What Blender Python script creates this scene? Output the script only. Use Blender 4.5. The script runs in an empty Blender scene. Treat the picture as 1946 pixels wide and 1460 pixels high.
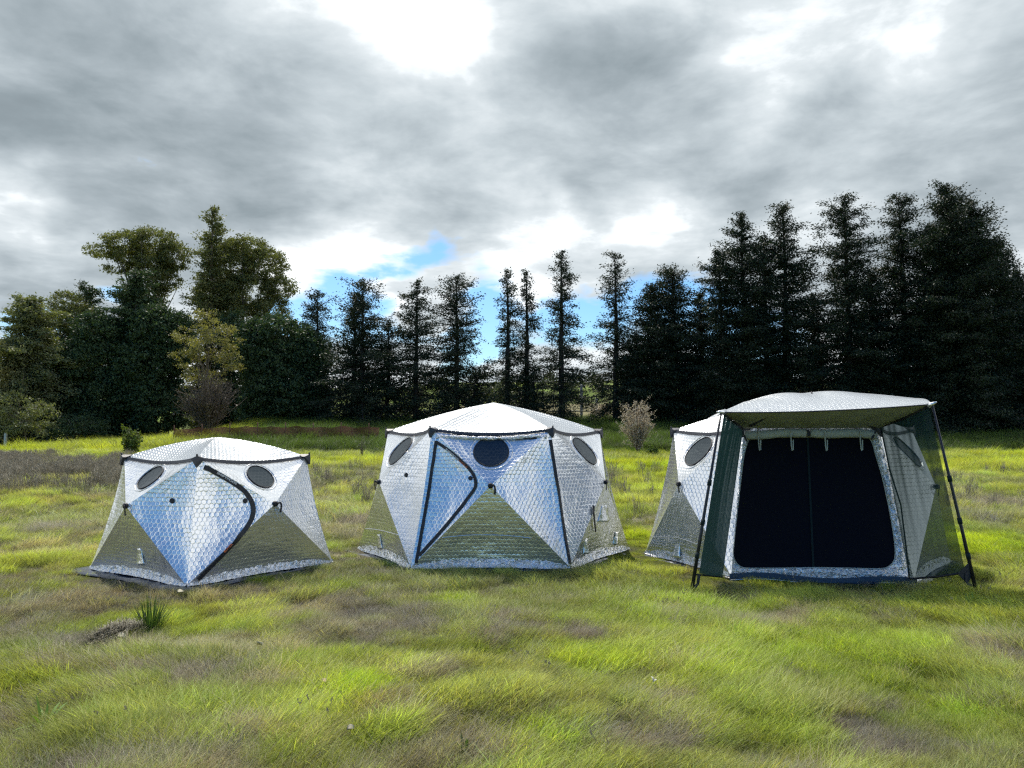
import bpy, math, random
import numpy as np
from mathutils import Vector, Matrix
from mathutils.bvhtree import BVHTree

SC = bpy.context.scene
COL = SC.collection
R = math.radians
PI = math.pi

# ------------------------------------------------------------------ camera
TILT = R(4.225)
CAM = Vector((0, 0, 1.5))
cam_d = bpy.data.cameras.new('camera')
cam = bpy.data.objects.new('camera', cam_d)
COL.objects.link(cam)
cam.location = CAM
cam.rotation_euler = (R(90) + TILT, 0, 0)
cam_d.sensor_width = 36
cam_d.lens = 36 * 1462 / 1946
cam_d.clip_start = 0.05
cam_d.clip_end = 5000
SC.camera = cam

# ------------------------------------------------------------------ sun and sky
SUN_AZ, SUN_EL = R(-18), R(55)          # azimuth from +Y towards +X
sun_dir = Vector((math.sin(SUN_AZ) * math.cos(SUN_EL), math.cos(SUN_AZ) * math.cos(SUN_EL), math.sin(SUN_EL)))
sl = bpy.data.lights.new('sun', 'SUN')
sl.energy = 4.0
sl.angle = R(0.6)
sl.color = (1.0, 0.94, 0.84)
so = bpy.data.objects.new('sun', sl)
COL.objects.link(so)
so.rotation_euler = (-sun_dir).to_track_quat('-Z', 'Y').to_euler()
SC.view_settings.view_transform = 'Standard'
SC.view_settings.look = 'None'
SC.view_settings.exposure = 0.24
SC.cycles.use_denoising = False
SC.cycles.filter_width = 1.3
SC.cycles.caustics_reflective = False
SC.cycles.caustics_refractive = False
SC.cycles.sample_clamp_indirect = 3.0
SC.cycles.sample_clamp_direct = 12.0
SC.cycles.adaptive_threshold = 0.02
SC.view_settings.gamma = 1.0
SC.view_settings.use_curve_mapping = False
SC.cycles.max_bounces = 6
SC.cycles.transparent_max_bounces = 8
SC.cycles.diffuse_bounces = 2
SC.cycles.transmission_bounces = 2
SC.cycles.glossy_bounces = 3


def ray(px, py):
    """direction of a photograph pixel (1946 x 1460)"""
    u = (px - 973) / 1462
    v = (730 - py) / 1462
    c, s = math.cos(TILT), math.sin(TILT)
    return Vector((u, c - v * s, s + v * c)).normalized()


def at(px, py, Y):
    d = ray(px, py)
    return CAM + d * (Y / d.y)


class NT:
    """small helper for writing node trees"""
    def __init__(s, tree):
        s.t = tree
        s.t.nodes.clear()

    def n(s, typ, **kw):
        nd = s.t.nodes.new(typ)
        ins = kw.pop('ins', None)
        for k, v in kw.items():
            setattr(nd, k, v)
        if ins:
            for k, v in ins.items():
                sock = nd.inputs[k]
                if isinstance(v, bpy.types.NodeSocket):
                    s.t.links.new(v, sock)
                else:
                    sock.default_value = v
        return nd

    def m(s, op, a, b=0.0, c=None, clamp=False):
        nd = s.t.nodes.new('ShaderNodeMath')
        nd.operation = op
        nd.use_clamp = clamp
        for i, v in enumerate((a, b, c)):
            if v is None:
                continue
            if isinstance(v, bpy.types.NodeSocket):
                s.t.links.new(v, nd.inputs[i])
            else:
                nd.inputs[i].default_value = v
        return nd.outputs[0]

    def v(s, op, a, b=None, out=0, scale=None):
        nd = s.t.nodes.new('ShaderNodeVectorMath')
        nd.operation = op
        for i, x in enumerate((a, b)):
            if x is None:
                continue
            if isinstance(x, bpy.types.NodeSocket):
                s.t.links.new(x, nd.inputs[i])
            else:
                nd.inputs[i].default_value = x
        if scale is not None:
            nd.inputs['Scale'].default_value = scale
        return nd.outputs[out]

    def mix(s, f, a, b, blend='MIX'):
        nd = s.t.nodes.new('ShaderNodeMix')
        nd.data_type = 'RGBA'
        nd.blend_type = blend
        nd.clamp_factor = True
        for sock, x in ((nd.inputs[0], f), (nd.inputs[6], a), (nd.inputs[7], b)):
            if isinstance(x, bpy.types.NodeSocket):
                s.t.links.new(x, sock)
            else:
                if not isinstance(x, (int, float)) and len(x) == 3:
                    x = (*x, 1)
                sock.default_value = x
        return nd.outputs[2]

    def ramp(s, f, stops, interp='LINEAR'):
        nd = s.t.nodes.new('ShaderNodeValToRGB')
        cr = nd.color_ramp
        cr.interpolation = interp
        while len(cr.elements) < len(stops):
            cr.elements.new(0.5)
        for e, (p, c) in zip(cr.elements, stops):
            e.position = p
            if isinstance(c, (int, float)):
                c = (c, c, c)
            e.color = (*c, 1)
        s.t.links.new(f, nd.inputs[0])
        return nd.outputs[0]

    def noise(s, vec, scale, detail=4, rough=0.5, dist=0.0, out=0):
        nd = s.n('ShaderNodeTexNoise', ins={'Scale': scale, 'Detail': detail, 'Roughness': rough, 'Distortion': dist})
        s.t.links.new(vec, nd.inputs['Vector'])
        return nd.outputs[out]

    def link(s, a, b):
        s.t.links.new(a, b)


def build_world():
    w = bpy.data.worlds.new('World')
    SC.world = w
    w.use_nodes = True
    k = NT(w.node_tree)
    tc = k.n('ShaderNodeTexCoord')
    d = k.v('NORMALIZE', tc.outputs['Generated'])
    sep = k.n('ShaderNodeSeparateXYZ', ins={0: d})
    z = sep.outputs[2]
    sky = k.n('ShaderNodeTexSky')
    sky.sky_type = 'NISHITA'
    sky.sun_disc = False
    sky.sun_elevation = SUN_EL
    sky.sun_rotation = SUN_AZ
    # cloud deck seen in perspective: a flat layer overhead
    zz = k.m('ADD', k.m('MAXIMUM', z, 0.0), 0.10)
    inv = k.m('DIVIDE', 1.0, zz)
    pl = k.v('MULTIPLY', d, k.n('ShaderNodeCombineXYZ', ins={0: inv, 1: inv, 2: 0.0}).outputs[0])
    pl = k.v('ADD', pl, (3.1, 7.7, 0.4))
    n1 = k.noise(pl, 0.8, 10, 0.52, 0.3)
    n2 = k.noise(k.v('ADD', pl, (11.0, 3.0, 0)), 2.3, 9, 0.56, 0.2)
    n3 = k.noise(k.v('MULTIPLY', d, (1, 1, 2.2)), 6.0, 9, 0.58, 0.3)
    # base lightness with texture
    tex = k.m('ADD', k.m('MULTIPLY', k.m('SUBTRACT', n1, 0.5), .95), k.m('MULTIPLY', k.m('SUBTRACT', n2, 0.5), 1.0))
    tex = k.m('ADD', tex, k.m('MULTIPLY', k.m('SUBTRACT', n3, 0.5), 0.8))
    val = k.m('ADD', tex, 0.475)
    # warped direction for ragged cloud shapes
    nw = k.noise(d, 3.2, 5, 0.55, 0.0, out=1)
    wd = k.v('ADD', d, k.v('SCALE', k.v('SUBTRACT', nw, (0.5, 0.5, 0.5)), scale=0.26))
    wd = k.v('NORMALIZE', wd)

    def blob(px, py, r, amp, direction=None):
        c = direction or ray(px, py)
        dt = k.v('DOT_PRODUCT', wd, tuple(c), out=1)
        kk = 1462 ** 2 * 2 / (r * r) if direction is None else r
        e = k.m('EXPONENT', k.m('MULTIPLY', k.m('SUBTRACT', dt, 1.0), kk))
        return k.m('MULTIPLY', e, amp)
    lights = [
        (850, 125, 100, .25), (770, 40, 80, .12), (960, 100, 70, .18), (720, -40, 110, .16), (980, -120, 160, .14),
        (1660, 40, 90, .20), (1450, 130, 70, .22), (1560, 95, 60, .20), (1760, 10, 70, .16),
        (50, 325, 70, .45), (560, 120, 160, .14), (240, 120, 90, .08),
        (200, 330, 150, -.16), (480, 310, 150, -.22), (760, 310, 120, -.2), (900, 350, 110, -.18),
        (1030, 250, 120, -.22), (1250, 260, 120, -.12), (1400, 385, 110, -.25), (1180, 390, 110, -.22), (1550, 240, 130, -.12),
        (80, 520, 110, -.25), (230, 470, 90, -.12), (100, 80, 180, -.24), (1100, 50, 110, -.30), (1230, 80, 90, -.26), (950, 30, 70, -.2),
        (1880, 150, 130, -.14), (1880, 400, 100, -.1), (680, 210, 90, -.04), (1700, 330, 90, .16), (1800, 250, 150, -.22), (1520, 260, 150, -.2), (1880, 60, 100, -.12), (1560, 180, 90, -.1), (600, 60, 90, -.06),
        (620, 440, 110, .30), (400, 380, 60, .12), (1000, 430, 110, .34), (1200, 460, 110, .28), (880, 520, 120, .22),
        (1290, 420, 90, .2), (640, 520, 90, .2), (60, 430, 80, .1), (1100, 560, 100, .12), (1500, 440, 100, .15), (1080, 370, 50, .2),
    ]
    for b in lights:
        val = k.m('ADD', val, blob(*b))
    # overhead and behind the camera the deck is thinner and brighter
    val = k.m('ADD', val, blob(0, 0, 1.1, 1.35, Vector((0, -.9, .4)).normalized()))
    # low sky brightens towards the horizon
    hz = k.m('SUBTRACT', 1.0, k.m('MULTIPLY', k.m('ABSOLUTE', z), 4.5), clamp=True)
    val = k.m('ADD', val, k.m('MULTIPLY', hz, 0.25))
    clouds = k.ramp(val, [(0.0, (.20, .24, .265)), (.24, (.26, .31, .34)), (.45, (.365, .42, .455)), (.64, (.50, .56, .595)),
                          (.82, (.66, .715, .745)), (1.0, (1.02, 1.06, 1.08))], 'LINEAR')
    # gaps of blue
    gap = k.m('MULTIPLY', k.m('SUBTRACT', n2, 0.5), 3.2)
    gap = k.m('ADD', gap, k.m('MULTIPLY', k.m('SUBTRACT', n3, 0.5), 2.6))
    gap = k.m('ADD', gap, -0.75)
    for b in [(785, 468, 46, 1.5), (735, 490, 34, .7), (860, 462, 34, .6), (1220, 610, 105, 2.0), (1080, 612, 95, 1.9), (900, 612, 95, 1.9),
              (700, 602, 80, 2.0), (590, 592, 55, 1.8), (790, 520, 60, -.5), (1100, 520, 80, -.7), (1000, 480, 80, -.5), (1250, 520, 80, -.5), (20, 620, 60, 1.8), (230, 560, 40, .8), (1330, 640, 90, .9), (1500, 700, 120, .9),
              (950, 640, 120, .9), (1420, 690, 100, .9), (620, 640, 70, .6), (690, 720, 150, -.9), (1000, 705, 120, -1.2), (1200, 710, 90, -1.1)]:
        gap = k.m('ADD', gap, blob(*b))
    # a large clear area overhead and behind the camera
    for dv, kk, a in [((-.06, -.8, .55), 3.5, 2.6), ((0.0, -.25, .95), 7.0, 1.1), ((-.5, -.8, .25), 5.0, 1.4), ((.1, -.98, .1), 8.0, .9)]:
        gap = k.m('ADD', gap, blob(0, 0, kk, a, Vector(dv).normalized()))
    gapm = k.m('SMOOTH_MIN', k.m('MAXIMUM', k.m('MULTIPLY', gap, 1.6), 0.0), 1.0, 0.2)
    skyc = k.mix(1.0, k.n('ShaderNodeHueSaturation', ins={'Saturation': 1.35, 'Value': 1.0, 'Color': sky.outputs[0]}).outputs[0], (.76, .99, 1.14), 'MULTIPLY')
    clo = k.v('SCALE', clouds, scale=8.5)
    col = k.mix(gapm, clo, skyc)
    bg = k.n('ShaderNodeBackground', ins={'Color': col, 'Strength': 0.12})
    out = k.n('ShaderNodeOutputWorld', ins={'Surface': bg.outputs[0]})
    w.cycles.sampling_method = 'MANUAL'
    w.cycles.sample_map_resolution = 1024


build_world()


# ------------------------------------------------------------------ mesh helpers
def tag(o, label=None, cat=None, group=None, kind=None):
    if label: o['label'] = label
    if cat: o['category'] = cat
    if group: o['group'] = group
    if kind: o['kind'] = kind
    return o


def empty(name, loc, label, cat, group=None):
    o = bpy.data.objects.new(name, None)
    COL.objects.link(o)
    o.location = loc
    o.empty_display_size = 0.2
    return tag(o, label, cat, group)


def link(name, me, mat, parent=None, smooth=True):
    o = bpy.data.objects.new(name, me)
    COL.objects.link(o)
    if mat is not None and len(me.materials) == 0:
        me.materials.append(mat)
    if smooth and len(me.polygons):
        me.polygons.foreach_set('use_smooth', np.ones(len(me.polygons), dtype=bool))
    if parent is not None:
        o.parent = parent
        o.matrix_parent_inverse = Matrix.Translation(-parent.location)
    return o


def sub(o, part):
    """hang a sub-part on a part whose mesh is already in world coordinates"""
    o.parent = part
    o.matrix_parent_inverse = Matrix.Identity(4)
    return o


def np_mesh(name, V, F, uv=None, attrs=None):
    """V (n,3), F (m,k) equal-size faces"""
    V = np.asarray(V, dtype=np.float32)
    F = np.asarray(F, dtype=np.int32)
    me = bpy.data.meshes.new(name)
    me.vertices.add(len(V))
    me.vertices.foreach_set('co', V.ravel())
    k = F.shape[1]
    me.loops.add(F.size)
    me.loops.foreach_set('vertex_index', F.ravel())
    me.polygons.add(len(F))
    me.polygons.foreach_set('loop_start', np.arange(0, F.size, k, dtype=np.int32))
    me.polygons.foreach_set('loop_total', np.full(len(F), k, dtype=np.int32))
    if uv is not None:
        l = me.uv_layers.new(name='UVMap')
        l.data.foreach_set('uv', np.asarray(uv, dtype=np.float32)[F.ravel()].ravel())
    for an, (typ, dom, data) in (attrs or {}).items():
        a = me.attributes.new(an, typ, dom)
        a.data.foreach_set('value' if typ == 'FLOAT' else ('vector' if typ == 'FLOAT_VECTOR' else 'color'), np.asarray(data, dtype=np.float32).ravel())
    me.update(calc_edges=True)
    me.validate()
    return me


def hash2(ix, iy, seed):
    n = (ix.astype(np.int64) * 374761393 + iy.astype(np.int64) * 668265263 + seed * 1442695041) & 0x7fffffff
    n = ((n ^ (n >> 13)) * 1274126177) & 0x7fffffff
    n = n ^ (n >> 16)
    return (n & 0xffff) / 65535.0


def vnoise(x, y, seed=0):
    x = np.asarray(x, float); y = np.asarray(y, float)
    ix = np.floor(x); iy = np.floor(y)
    fx = x - ix; fy = y - iy
    fx = fx * fx * (3 - 2 * fx); fy = fy * fy * (3 - 2 * fy)
    a = hash2(ix, iy, seed); b = hash2(ix + 1, iy, seed)
    c = hash2(ix, iy + 1, seed); d = hash2(ix + 1, iy + 1, seed)
    return (a * (1 - fx) + b * fx) * (1 - fy) + (c * (1 - fx) + d * fx) * fy


def fbm(x, y, seed=0, oct=4):
    s = 0; a = 0.5; t = 0
    for i in range(oct):
        s = s + a * vnoise(x * 2 ** i + 17.3 * i, y * 2 ** i - 9.1 * i, seed + i)
        t += a; a *= 0.55
    return s / t


def sstep(a, b, x):
    t = np.clip((x - a) / (b - a), 0, 1)
    return t * t * (3 - 2 * t)


# ------------------------------------------------------------------ terrain
LD = np.array([-200, 9, 14, 22, 30, 46, 60, 80, 150, 400, 3000.])
LH = np.array([0, 0, .10, .48, .84, 1.13, 1.22, 1.6, 3.5, 8, 8.])
RD = np.array([-200, 9, 14, 22, 34, 38, 50, 54, 80, 150, 260, 3000.])
RH = np.array([0, 0, .10, .42, .90, 1.15, 2.55, 2.75, 3.4, 7.2, 14, 14.])


def ground_h(x, y):
    x = np.asarray(x, float); y = np.asarray(y, float)
    hl = np.interp(y, LD, LH)
    hr = np.interp(y, RD, RH)
    t = sstep(-22, -15, x)
    h = hl * (1 - t) + hr * t
    near = np.clip((70 - y) / 40, 0, 1)
    b = (fbm(x * 0.35, y * 0.35, 5, 3) - .5) * .13 + (fbm(x * 1.6, y * 1.6, 9, 3) - .5) * 0.14
    b = b * sstep(1.0, 4.0, y) * near
    # keep the ground flat under the tents
    for cx, cy, rr in TENT_SPOTS:
        b = b * sstep(rr - .1, rr + .5, np.hypot(x - cx, y - cy))
    return h + b


TENT_SPOTS = [(-3.54, 9.28, 1.5), (-.25, 10.65, 1.9), (3.57, 9.91, 1.9)]


def ground_pt(px, py):
    d = ray(px, py)
    t = 0.5
    for _ in range(4000):
        p = CAM + d * t
        if p.z <= float(ground_h(p.x, p.y)):
            return p
        t += 0.01 + t * 0.002
    return CAM + d * t


GREY = [(340, 1290, 75, 30), (130, 1165, 130, 45), (40, 1180, 70, 50), (250, 1130, 140, 22), (440, 1130, 110, 24), (620, 1165, 90, 40), (760, 1185, 70, 25), (540, 1215, 90, 28),
        (450, 1235, 60, 22), (730, 1360, 90, 28), (480, 1385, 60, 22), (1210, 1370, 70, 26), (1700, 1178, 45, 20), (1925, 1245, 45, 28), (1400, 1135, 60, 22),
        (230, 1455, 110, 40), (1660, 1448, 90, 26), (30, 1375, 60, 26), (870, 1425, 70, 28), (1270, 1445, 80, 24), (60, 1240, 60, 18), (1160, 1415, 60, 20),
        (640, 1350, 45, 16), (800, 1290, 60, 20), (1620, 1330, 45, 20), (1110, 1335, 30, 12), (1140, 1205, 40, 14), (90, 1040, 70, 16), (110, 1010, 60, 10), (1240, 1000, 30, 20), (660, 1010, 25, 20),
        (1890, 960, 60, 16), (1840, 985, 30, 12), (520, 1300, 60, 20), (200, 1235, 70, 22), (1480, 1275, 60, 16), (1500, 1180, 60, 16), (960, 1190, 50, 14), (1600, 1400, 60, 18)]
LIME = [(1300, 1185, 260, 50), (1500, 1250, 260, 70), (1760, 1360, 200, 70), (920, 1245, 120, 26), (720, 1300, 120, 36), (50, 1250, 60, 20), (160, 1200, 70, 18), (1000, 1400, 120, 40), (1440, 1390, 160, 50),
        (880, 1150, 60, 16), (670, 1120, 60, 14), (500, 1100, 60, 14), (1180, 1000, 60, 50), (1900, 1030, 80, 50), (1900, 870, 120, 10), (1200, 890, 90, 24), (120, 858, 200, 10), (1100, 1260, 130, 50)]


def _zones(L):
    out = []
    for px, py, rx, ry in L:
        c = ground_pt(px, py)
        e = ground_pt(px + rx, py)
        f = ground_pt(px, min(py + ry, 1600))
        b = ground_pt(px, max(py - ry, 850))
        out.append((c.x, c.y, abs(e.x - c.x), max(.08, abs(b.y - f.y) / 2)))
    return out


GREY_Z, LIME_Z = _zones(GREY), _zones(LIME)


def zone_sum(Z, x, y, wob=0.0):
    s = np.zeros_like(np.asarray(x, float))
    for cx, cy, rx, ry in Z:
        s = np.maximum(s, np.exp(-((x - cx) / rx) ** 2 - ((y - cy) / ry) ** 2))
    return s


def deadness(x, y):
    wx = x + (fbm(x * 1.3, y * 1.3, 41, 3) - .5) * .6
    wy = y + (fbm(x * 1.3, y * 1.3, 57, 3) - .5) * .6
    g = zone_sum(GREY_Z, wx, wy)
    l = zone_sum(LIME_Z, wx, wy)
    n = fbm(x * .55, y * .55, 21, 4)
    m = fbm(x * 2.2, y * 2.2, 33, 3)
    leftish = sstep(2.0, -4.0, x) * .10 + sstep(6.0, 8.0, y) * sstep(1.5, 0, x) * .12
    m2 = fbm(x * 4.5, y * 4.5, 37, 2)
    v = g * 1.2 - l * .6 + (n - .5) * .9 + (m - .5) * 1.9 + (m2 - .5) * 1.9 + .14 + leftish
    return np.clip(v, 0, 1)


def grass_col(x, y, dead):
    """linear base colour of grass by place"""
    lime = np.array([.37, .47, .02]); olive = np.array([.345, .375, .10]); dark = np.array([.19, .23, .03]); thatch = np.array([.29, .255, .215]); dry = np.array([.50, .46, .25])
    n = fbm(x * .8 + 5, y * .8, 61, 4)[..., None]
    q = fbm(x * .3 + 5, y * .3, 71, 3)[..., None]
    d = np.asarray(dead)[..., None]
    l = zone_sum(LIME_Z, x, y)[..., None]
    g = olive + (lime - olive) * np.clip(l * .9 + (n - .45) * 1.6, 0, 1)
    g = g + (dark - g) * np.clip((.46 - q) * 3.2, 0, .8)
    t = thatch + (dry - thatch) * np.clip((n - .5) * 3, 0, 1)
    c = g + (t - g) * np.clip(d * 1.25 - .12, 0, 1)
    # the far strip is greener, the green bank is painted dark as tree shade, far fields are tan
    yy = np.asarray(y)[..., None]; xx = np.asarray(x)[..., None]
    far = sstep(22, 30, yy)
    cf = np.array([.34, .38, .035]) * (1 - .5 * (n - .5))
    c = c * (1 - far * .85) + cf * far * .85
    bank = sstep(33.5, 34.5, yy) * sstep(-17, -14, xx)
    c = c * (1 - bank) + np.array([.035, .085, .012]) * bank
    tan = sstep(54, 62, yy) * sstep(-23, -18, xx)
    c = c * (1 - tan) + (np.array([.30, .27, .13]) * (.6 + .8 * n)) * tan
    return c


# ------------------------------------------------------------------ materials
def new_mat(name):
    m = bpy.data.materials.new(name)
    m.use_nodes = True
    return m, NT(m.node_tree)


def plain(name, col, rough=.6, metal=0., bump=0., bscale=200., spec=.5, var=.15):
    m, k = new_mat(name)
    tc = k.n('ShaderNodeTexCoord')
    n = k.noise(tc.outputs['Object'], bscale * .1, 4, .6)
    c = k.mix(n, tuple(x * (1 - var) for x in col), tuple(min(1, x * (1 + var)) for x in col))
    b = k.n('ShaderNodeBsdfPrincipled', ins={'Base Color': c, 'Roughness': rough, 'Metallic': metal, 'Specular IOR Level': spec})
    if bump:
        h = k.noise(tc.outputs['Object'], bscale, 3, .6)
        bp = k.n('ShaderNodeBump', ins={'Strength': bump, 'Distance': .01, 'Height': h})
        k.link(bp.outputs[0], b.inputs['Normal'])
    k.n('ShaderNodeOutputMaterial', ins={'Surface': b.outputs[0]})
    return m


def foil(name, pitch=.052, hexamt=1.0, wr=.75, rough=.25, base=(.86, .87, .88), wscale=9., crink=0.0):
    m, k = new_mat(name)
    uvn = k.n('ShaderNodeUVMap')
    uv = uvn.outputs[0]
    tc = k.n('ShaderNodeTexCoord')
    ob = tc.outputs['Object']
    wob = k.noise(uv, 6.0, 2, .5, out=1)
    uvw = k.v('ADD', uv, k.v('SCALE', k.v('SUBTRACT', wob, (.5, .5, .5)), scale=.012))
    p = k.v('ADD', k.v('SCALE', uvw, scale=1 / pitch), (200, 173.2 * 1, 0))
    r = (1.0, 1.7320508, 1.0)
    h = (0.5, 0.8660254, 0.0)
    a = k.v('SUBTRACT', k.v('MODULO', p, r), h)
    b = k.v('SUBTRACT', k.v('MODULO', k.v('SUBTRACT', p, h), r), h)
    a = k.v('MULTIPLY', a, (1, 1, 0)); b = k.v('MULTIPLY', b, (1, 1, 0))
    la = k.v('DOT_PRODUCT', a, a, out=1); lb = k.v('DOT_PRODUCT', b, b, out=1)
    lt = k.m('LESS_THAN', la, lb)
    mx = k.n('ShaderNodeMix', data_type='VECTOR')
    k.link(lt, mx.inputs[0]); k.link(b, mx.inputs[4]); k.link(a, mx.inputs[5])
    g = k.v('ABSOLUTE', mx.outputs[1])
    hx = k.m('MAXIMUM', k.v('DOT_PRODUCT', g, (.5, .8660254, 0), out=1), k.n('ShaderNodeSeparateXYZ', ins={0: g}).outputs[0])
    edge = k.m('SUBTRACT', .5, hx)                      # 0 at the seam
    t = k.m('MULTIPLY', edge, 1 / .24, clamp=True)
    pil = k.m('SUBTRACT', 1.0, k.m('POWER', k.m('SUBTRACT', 1.0, t), 2.0))
    # creases that run across the cloth and small crumples
    warp = k.n('ShaderNodeMapping', ins={'Rotation': (0, 0, .5), 'Scale': (2.2, 14.0, 1.0)})
    k.link(uv, warp.inputs[0])
    w1 = k.noise(warp.outputs[0], 1.3, 5, .6, .8)
    w2 = k.noise(ob, wscale * 2.2, 4, .6, .6)
    w3 = k.noise(ob, 2.3, 3, .5, 0)
    puff = k.m('ADD', .45, k.m('MULTIPLY', k.noise(ob, 3.5, 3, .6), 1.1))
    hh = k.m('MULTIPLY', k.m('MULTIPLY', pil, .0015 * hexamt), puff)
    hh = k.m('ADD', hh, k.m('MULTIPLY', w1, .0035 * wr))
    hh = k.m('ADD', hh, k.m('MULTIPLY', w2, .0028 * wr))
    hh = k.m('ADD', hh, k.m('MULTIPLY', w3, .05 * wr))
    if crink:
        vo = k.n('ShaderNodeTexVoronoi', feature='F1', ins={'Scale': 20.0})
        mp = k.n('ShaderNodeMapping', ins={'Scale': (1.0, 1.0, .55)})
        k.link(k.v('ADD', ob, k.v('SCALE', k.noise(ob, 12, 3, .6, out=1), scale=.10)), mp.inputs[0])
        k.link(mp.outputs[0], vo.inputs['Vector'])
        hh = k.m('ADD', hh, k.m('MULTIPLY', vo.outputs[0], .028 * crink))
        hh = k.m('ADD', hh, k.m('MULTIPLY', k.noise(ob, 14, 4, .6, 1.5), .035 * crink))
    bp = k.n('ShaderNodeBump', ins={'Strength': 1.0, 'Distance': 1.0, 'Height': hh})
    # stitching seams are a little duller than the film between them
    seam = k.m('MULTIPLY', k.m('SUBTRACT', 1.0, k.m('MULTIPLY', edge, 1 / .05, clamp=True)), .28 * min(1, hexamt))
    col = k.mix(seam, base, (.55, .57, .58))
    ro = k.m('ADD', rough, k.m('MULTIPLY', seam, .5))
    bs = k.n('ShaderNodeBsdfPrincipled', ins={'Base Color': col, 'Roughness': ro, 'Metallic': .80})
    k.link(bp.outputs[0], bs.inputs['Normal'])
    k.n('ShaderNodeOutputMaterial', ins={'Surface': bs.outputs[0]})
    return m


M = {}
M['foil'] = foil('quilted_foil')
M['foil_roof'] = foil('quilted_foil_roof', wr=.45, rough=.26, hexamt=1.9, base=(.56, .59, .62))
M['foil_crinkle'] = foil('crinkled_foil', hexamt=0, wr=1.0, rough=.22, crink=.9)
M['foil_soft'] = foil('smooth_foil', hexamt=0, wr=1.6, rough=.22, crink=.1)
M['black'] = plain('black_webbing', (.018, .019, .024), .55, bump=.3, bscale=300)
M['tape'] = plain('charcoal_piping', (.045, .046, .06), .5, bump=.2)
M['mesh_window'] = foil('window_mesh', hexamt=.35, wr=.25, rough=.30, base=(.05, .065, .075))
M['door_mesh'] = plain('dark_door_mesh', (.005, .006, .012), .8, bump=.3, bscale=400, spec=.12)
M['canvas'] = plain('pale_canvas_lining', (.48, .50, .46), .85, bump=.25, bscale=60)
M['lining'] = plain('grey_green_lining', (.37, .40, .38), .85, bump=.25, bscale=60)
M['pole'] = plain('black_pole', (.02, .022, .03), .3, metal=.3)
M['navy'] = plain('navy_groundsheet', (.025, .04, .075), .35, bump=1.0, bscale=12)
M['green_web'] = plain('green_trim', (.010, .022, .024), .75, spec=.2)
M['white_print'] = plain('white_print', (.8, .8, .8), .6)
M['orange_print'] = plain('orange_print', (.62, .16, .05), .6)
M['wood_post'] = plain('grey_post', (.19, .20, .20), .8, bump=.3, bscale=30)
M['white_post'] = plain('white_post', (.7, .7, .66), .7)
M['rust_post'] = plain('rusty_stake', (.10, .045, .025), .8)


def net_material():
    m, k = new_mat('green_mosquito_net')
    tc = k.n('ShaderNodeTexCoord')
    d = k.n('ShaderNodeBsdfPrincipled', ins={'Base Color': (.011, .031, .033, 1), 'Roughness': .6})
    tl = k.n('ShaderNodeBsdfTranslucent', ins={'Color': (.012, .040, .040, 1)})
    tr = k.n('ShaderNodeBsdfTransparent', ins={'Color': (.60, .69, .69, 1)})
    mx = k.n('ShaderNodeMixShader', ins={0: .35}); k.link(d.outputs[0], mx.inputs[1]); k.link(tl.outputs[0], mx.inputs[2])
    # the weave hides more when it is seen edge on or doubled in a pleat
    lw = k.n('ShaderNodeLayerWeight', ins={'Blend': .45})
    f = k.m('ADD', k.m('MULTIPLY', lw.outputs['Facing'], .6), .60, clamp=True)
    m2 = k.n('ShaderNodeMixShader', ins={0: f}); k.link(tr.outputs[0], m2.inputs[1]); k.link(mx.outputs[0], m2.inputs[2])
    k.n('ShaderNodeOutputMaterial', ins={'Surface': m2.outputs[0]})
    return m


M['net'] = net_material()


def orange_net_material():
    m, k = new_mat('shade_dimmed_netting')
    uv = k.n('ShaderNodeUVMap').outputs[0]
    sp = k.n('ShaderNodeSeparateXYZ', ins={0: k.v('SCALE', uv, scale=14.0)})
    fx = k.m('FRACT', sp.outputs[0]); fy = k.m('FRACT', sp.outputs[1])
    hole = k.m('MULTIPLY', k.m('GREATER_THAN', fx, .6), k.m('GREATER_THAN', fy, .6))
    n = k.noise(uv, 2.0, 4, .6)
    c = k.mix(n, (.13, .04, .02), (.26, .09, .04))  # orange darkened in the colour to stand for shade under the trees
    b = k.n('ShaderNodeBsdfPrincipled', ins={'Base Color': c, 'Roughness': .8})
    t = k.n('ShaderNodeBsdfTransparent')
    mx = k.n('ShaderNodeMixShader', ins={0: hole}); k.link(b.outputs[0], mx.inputs[1]); k.link(t.outputs[0], mx.inputs[2])
    k.n('ShaderNodeOutputMaterial', ins={'Surface': mx.outputs[0]})
    return m


M['orange_net'] = orange_net_material()


def leaf_mat(name, c1, c2, trans=.25, rough=.55, tc=None, attr='tone', spec=.25):
    m, k = new_mat(name)
    at_ = k.n('ShaderNodeAttribute', attribute_name=attr)
    f = at_.outputs['Fac']
    c = k.mix(f, c1, c2)
    b = k.n('ShaderNodeBsdfPrincipled', ins={'Base Color': c, 'Roughness': rough, 'Specular IOR Level': spec})
    t = k.n('ShaderNodeBsdfTranslucent')
    k.link(k.mix(1.0, c, tc or (1.3, 1.4, .5), 'MULTIPLY'), t.inputs[0])
    mx = k.n('ShaderNodeMixShader', ins={0: trans}); k.link(b.outputs[0], mx.inputs[1]); k.link(t.outputs[0], mx.inputs[2])
    k.n('ShaderNodeOutputMaterial', ins={'Surface': mx.outputs[0]})
    return m


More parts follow.
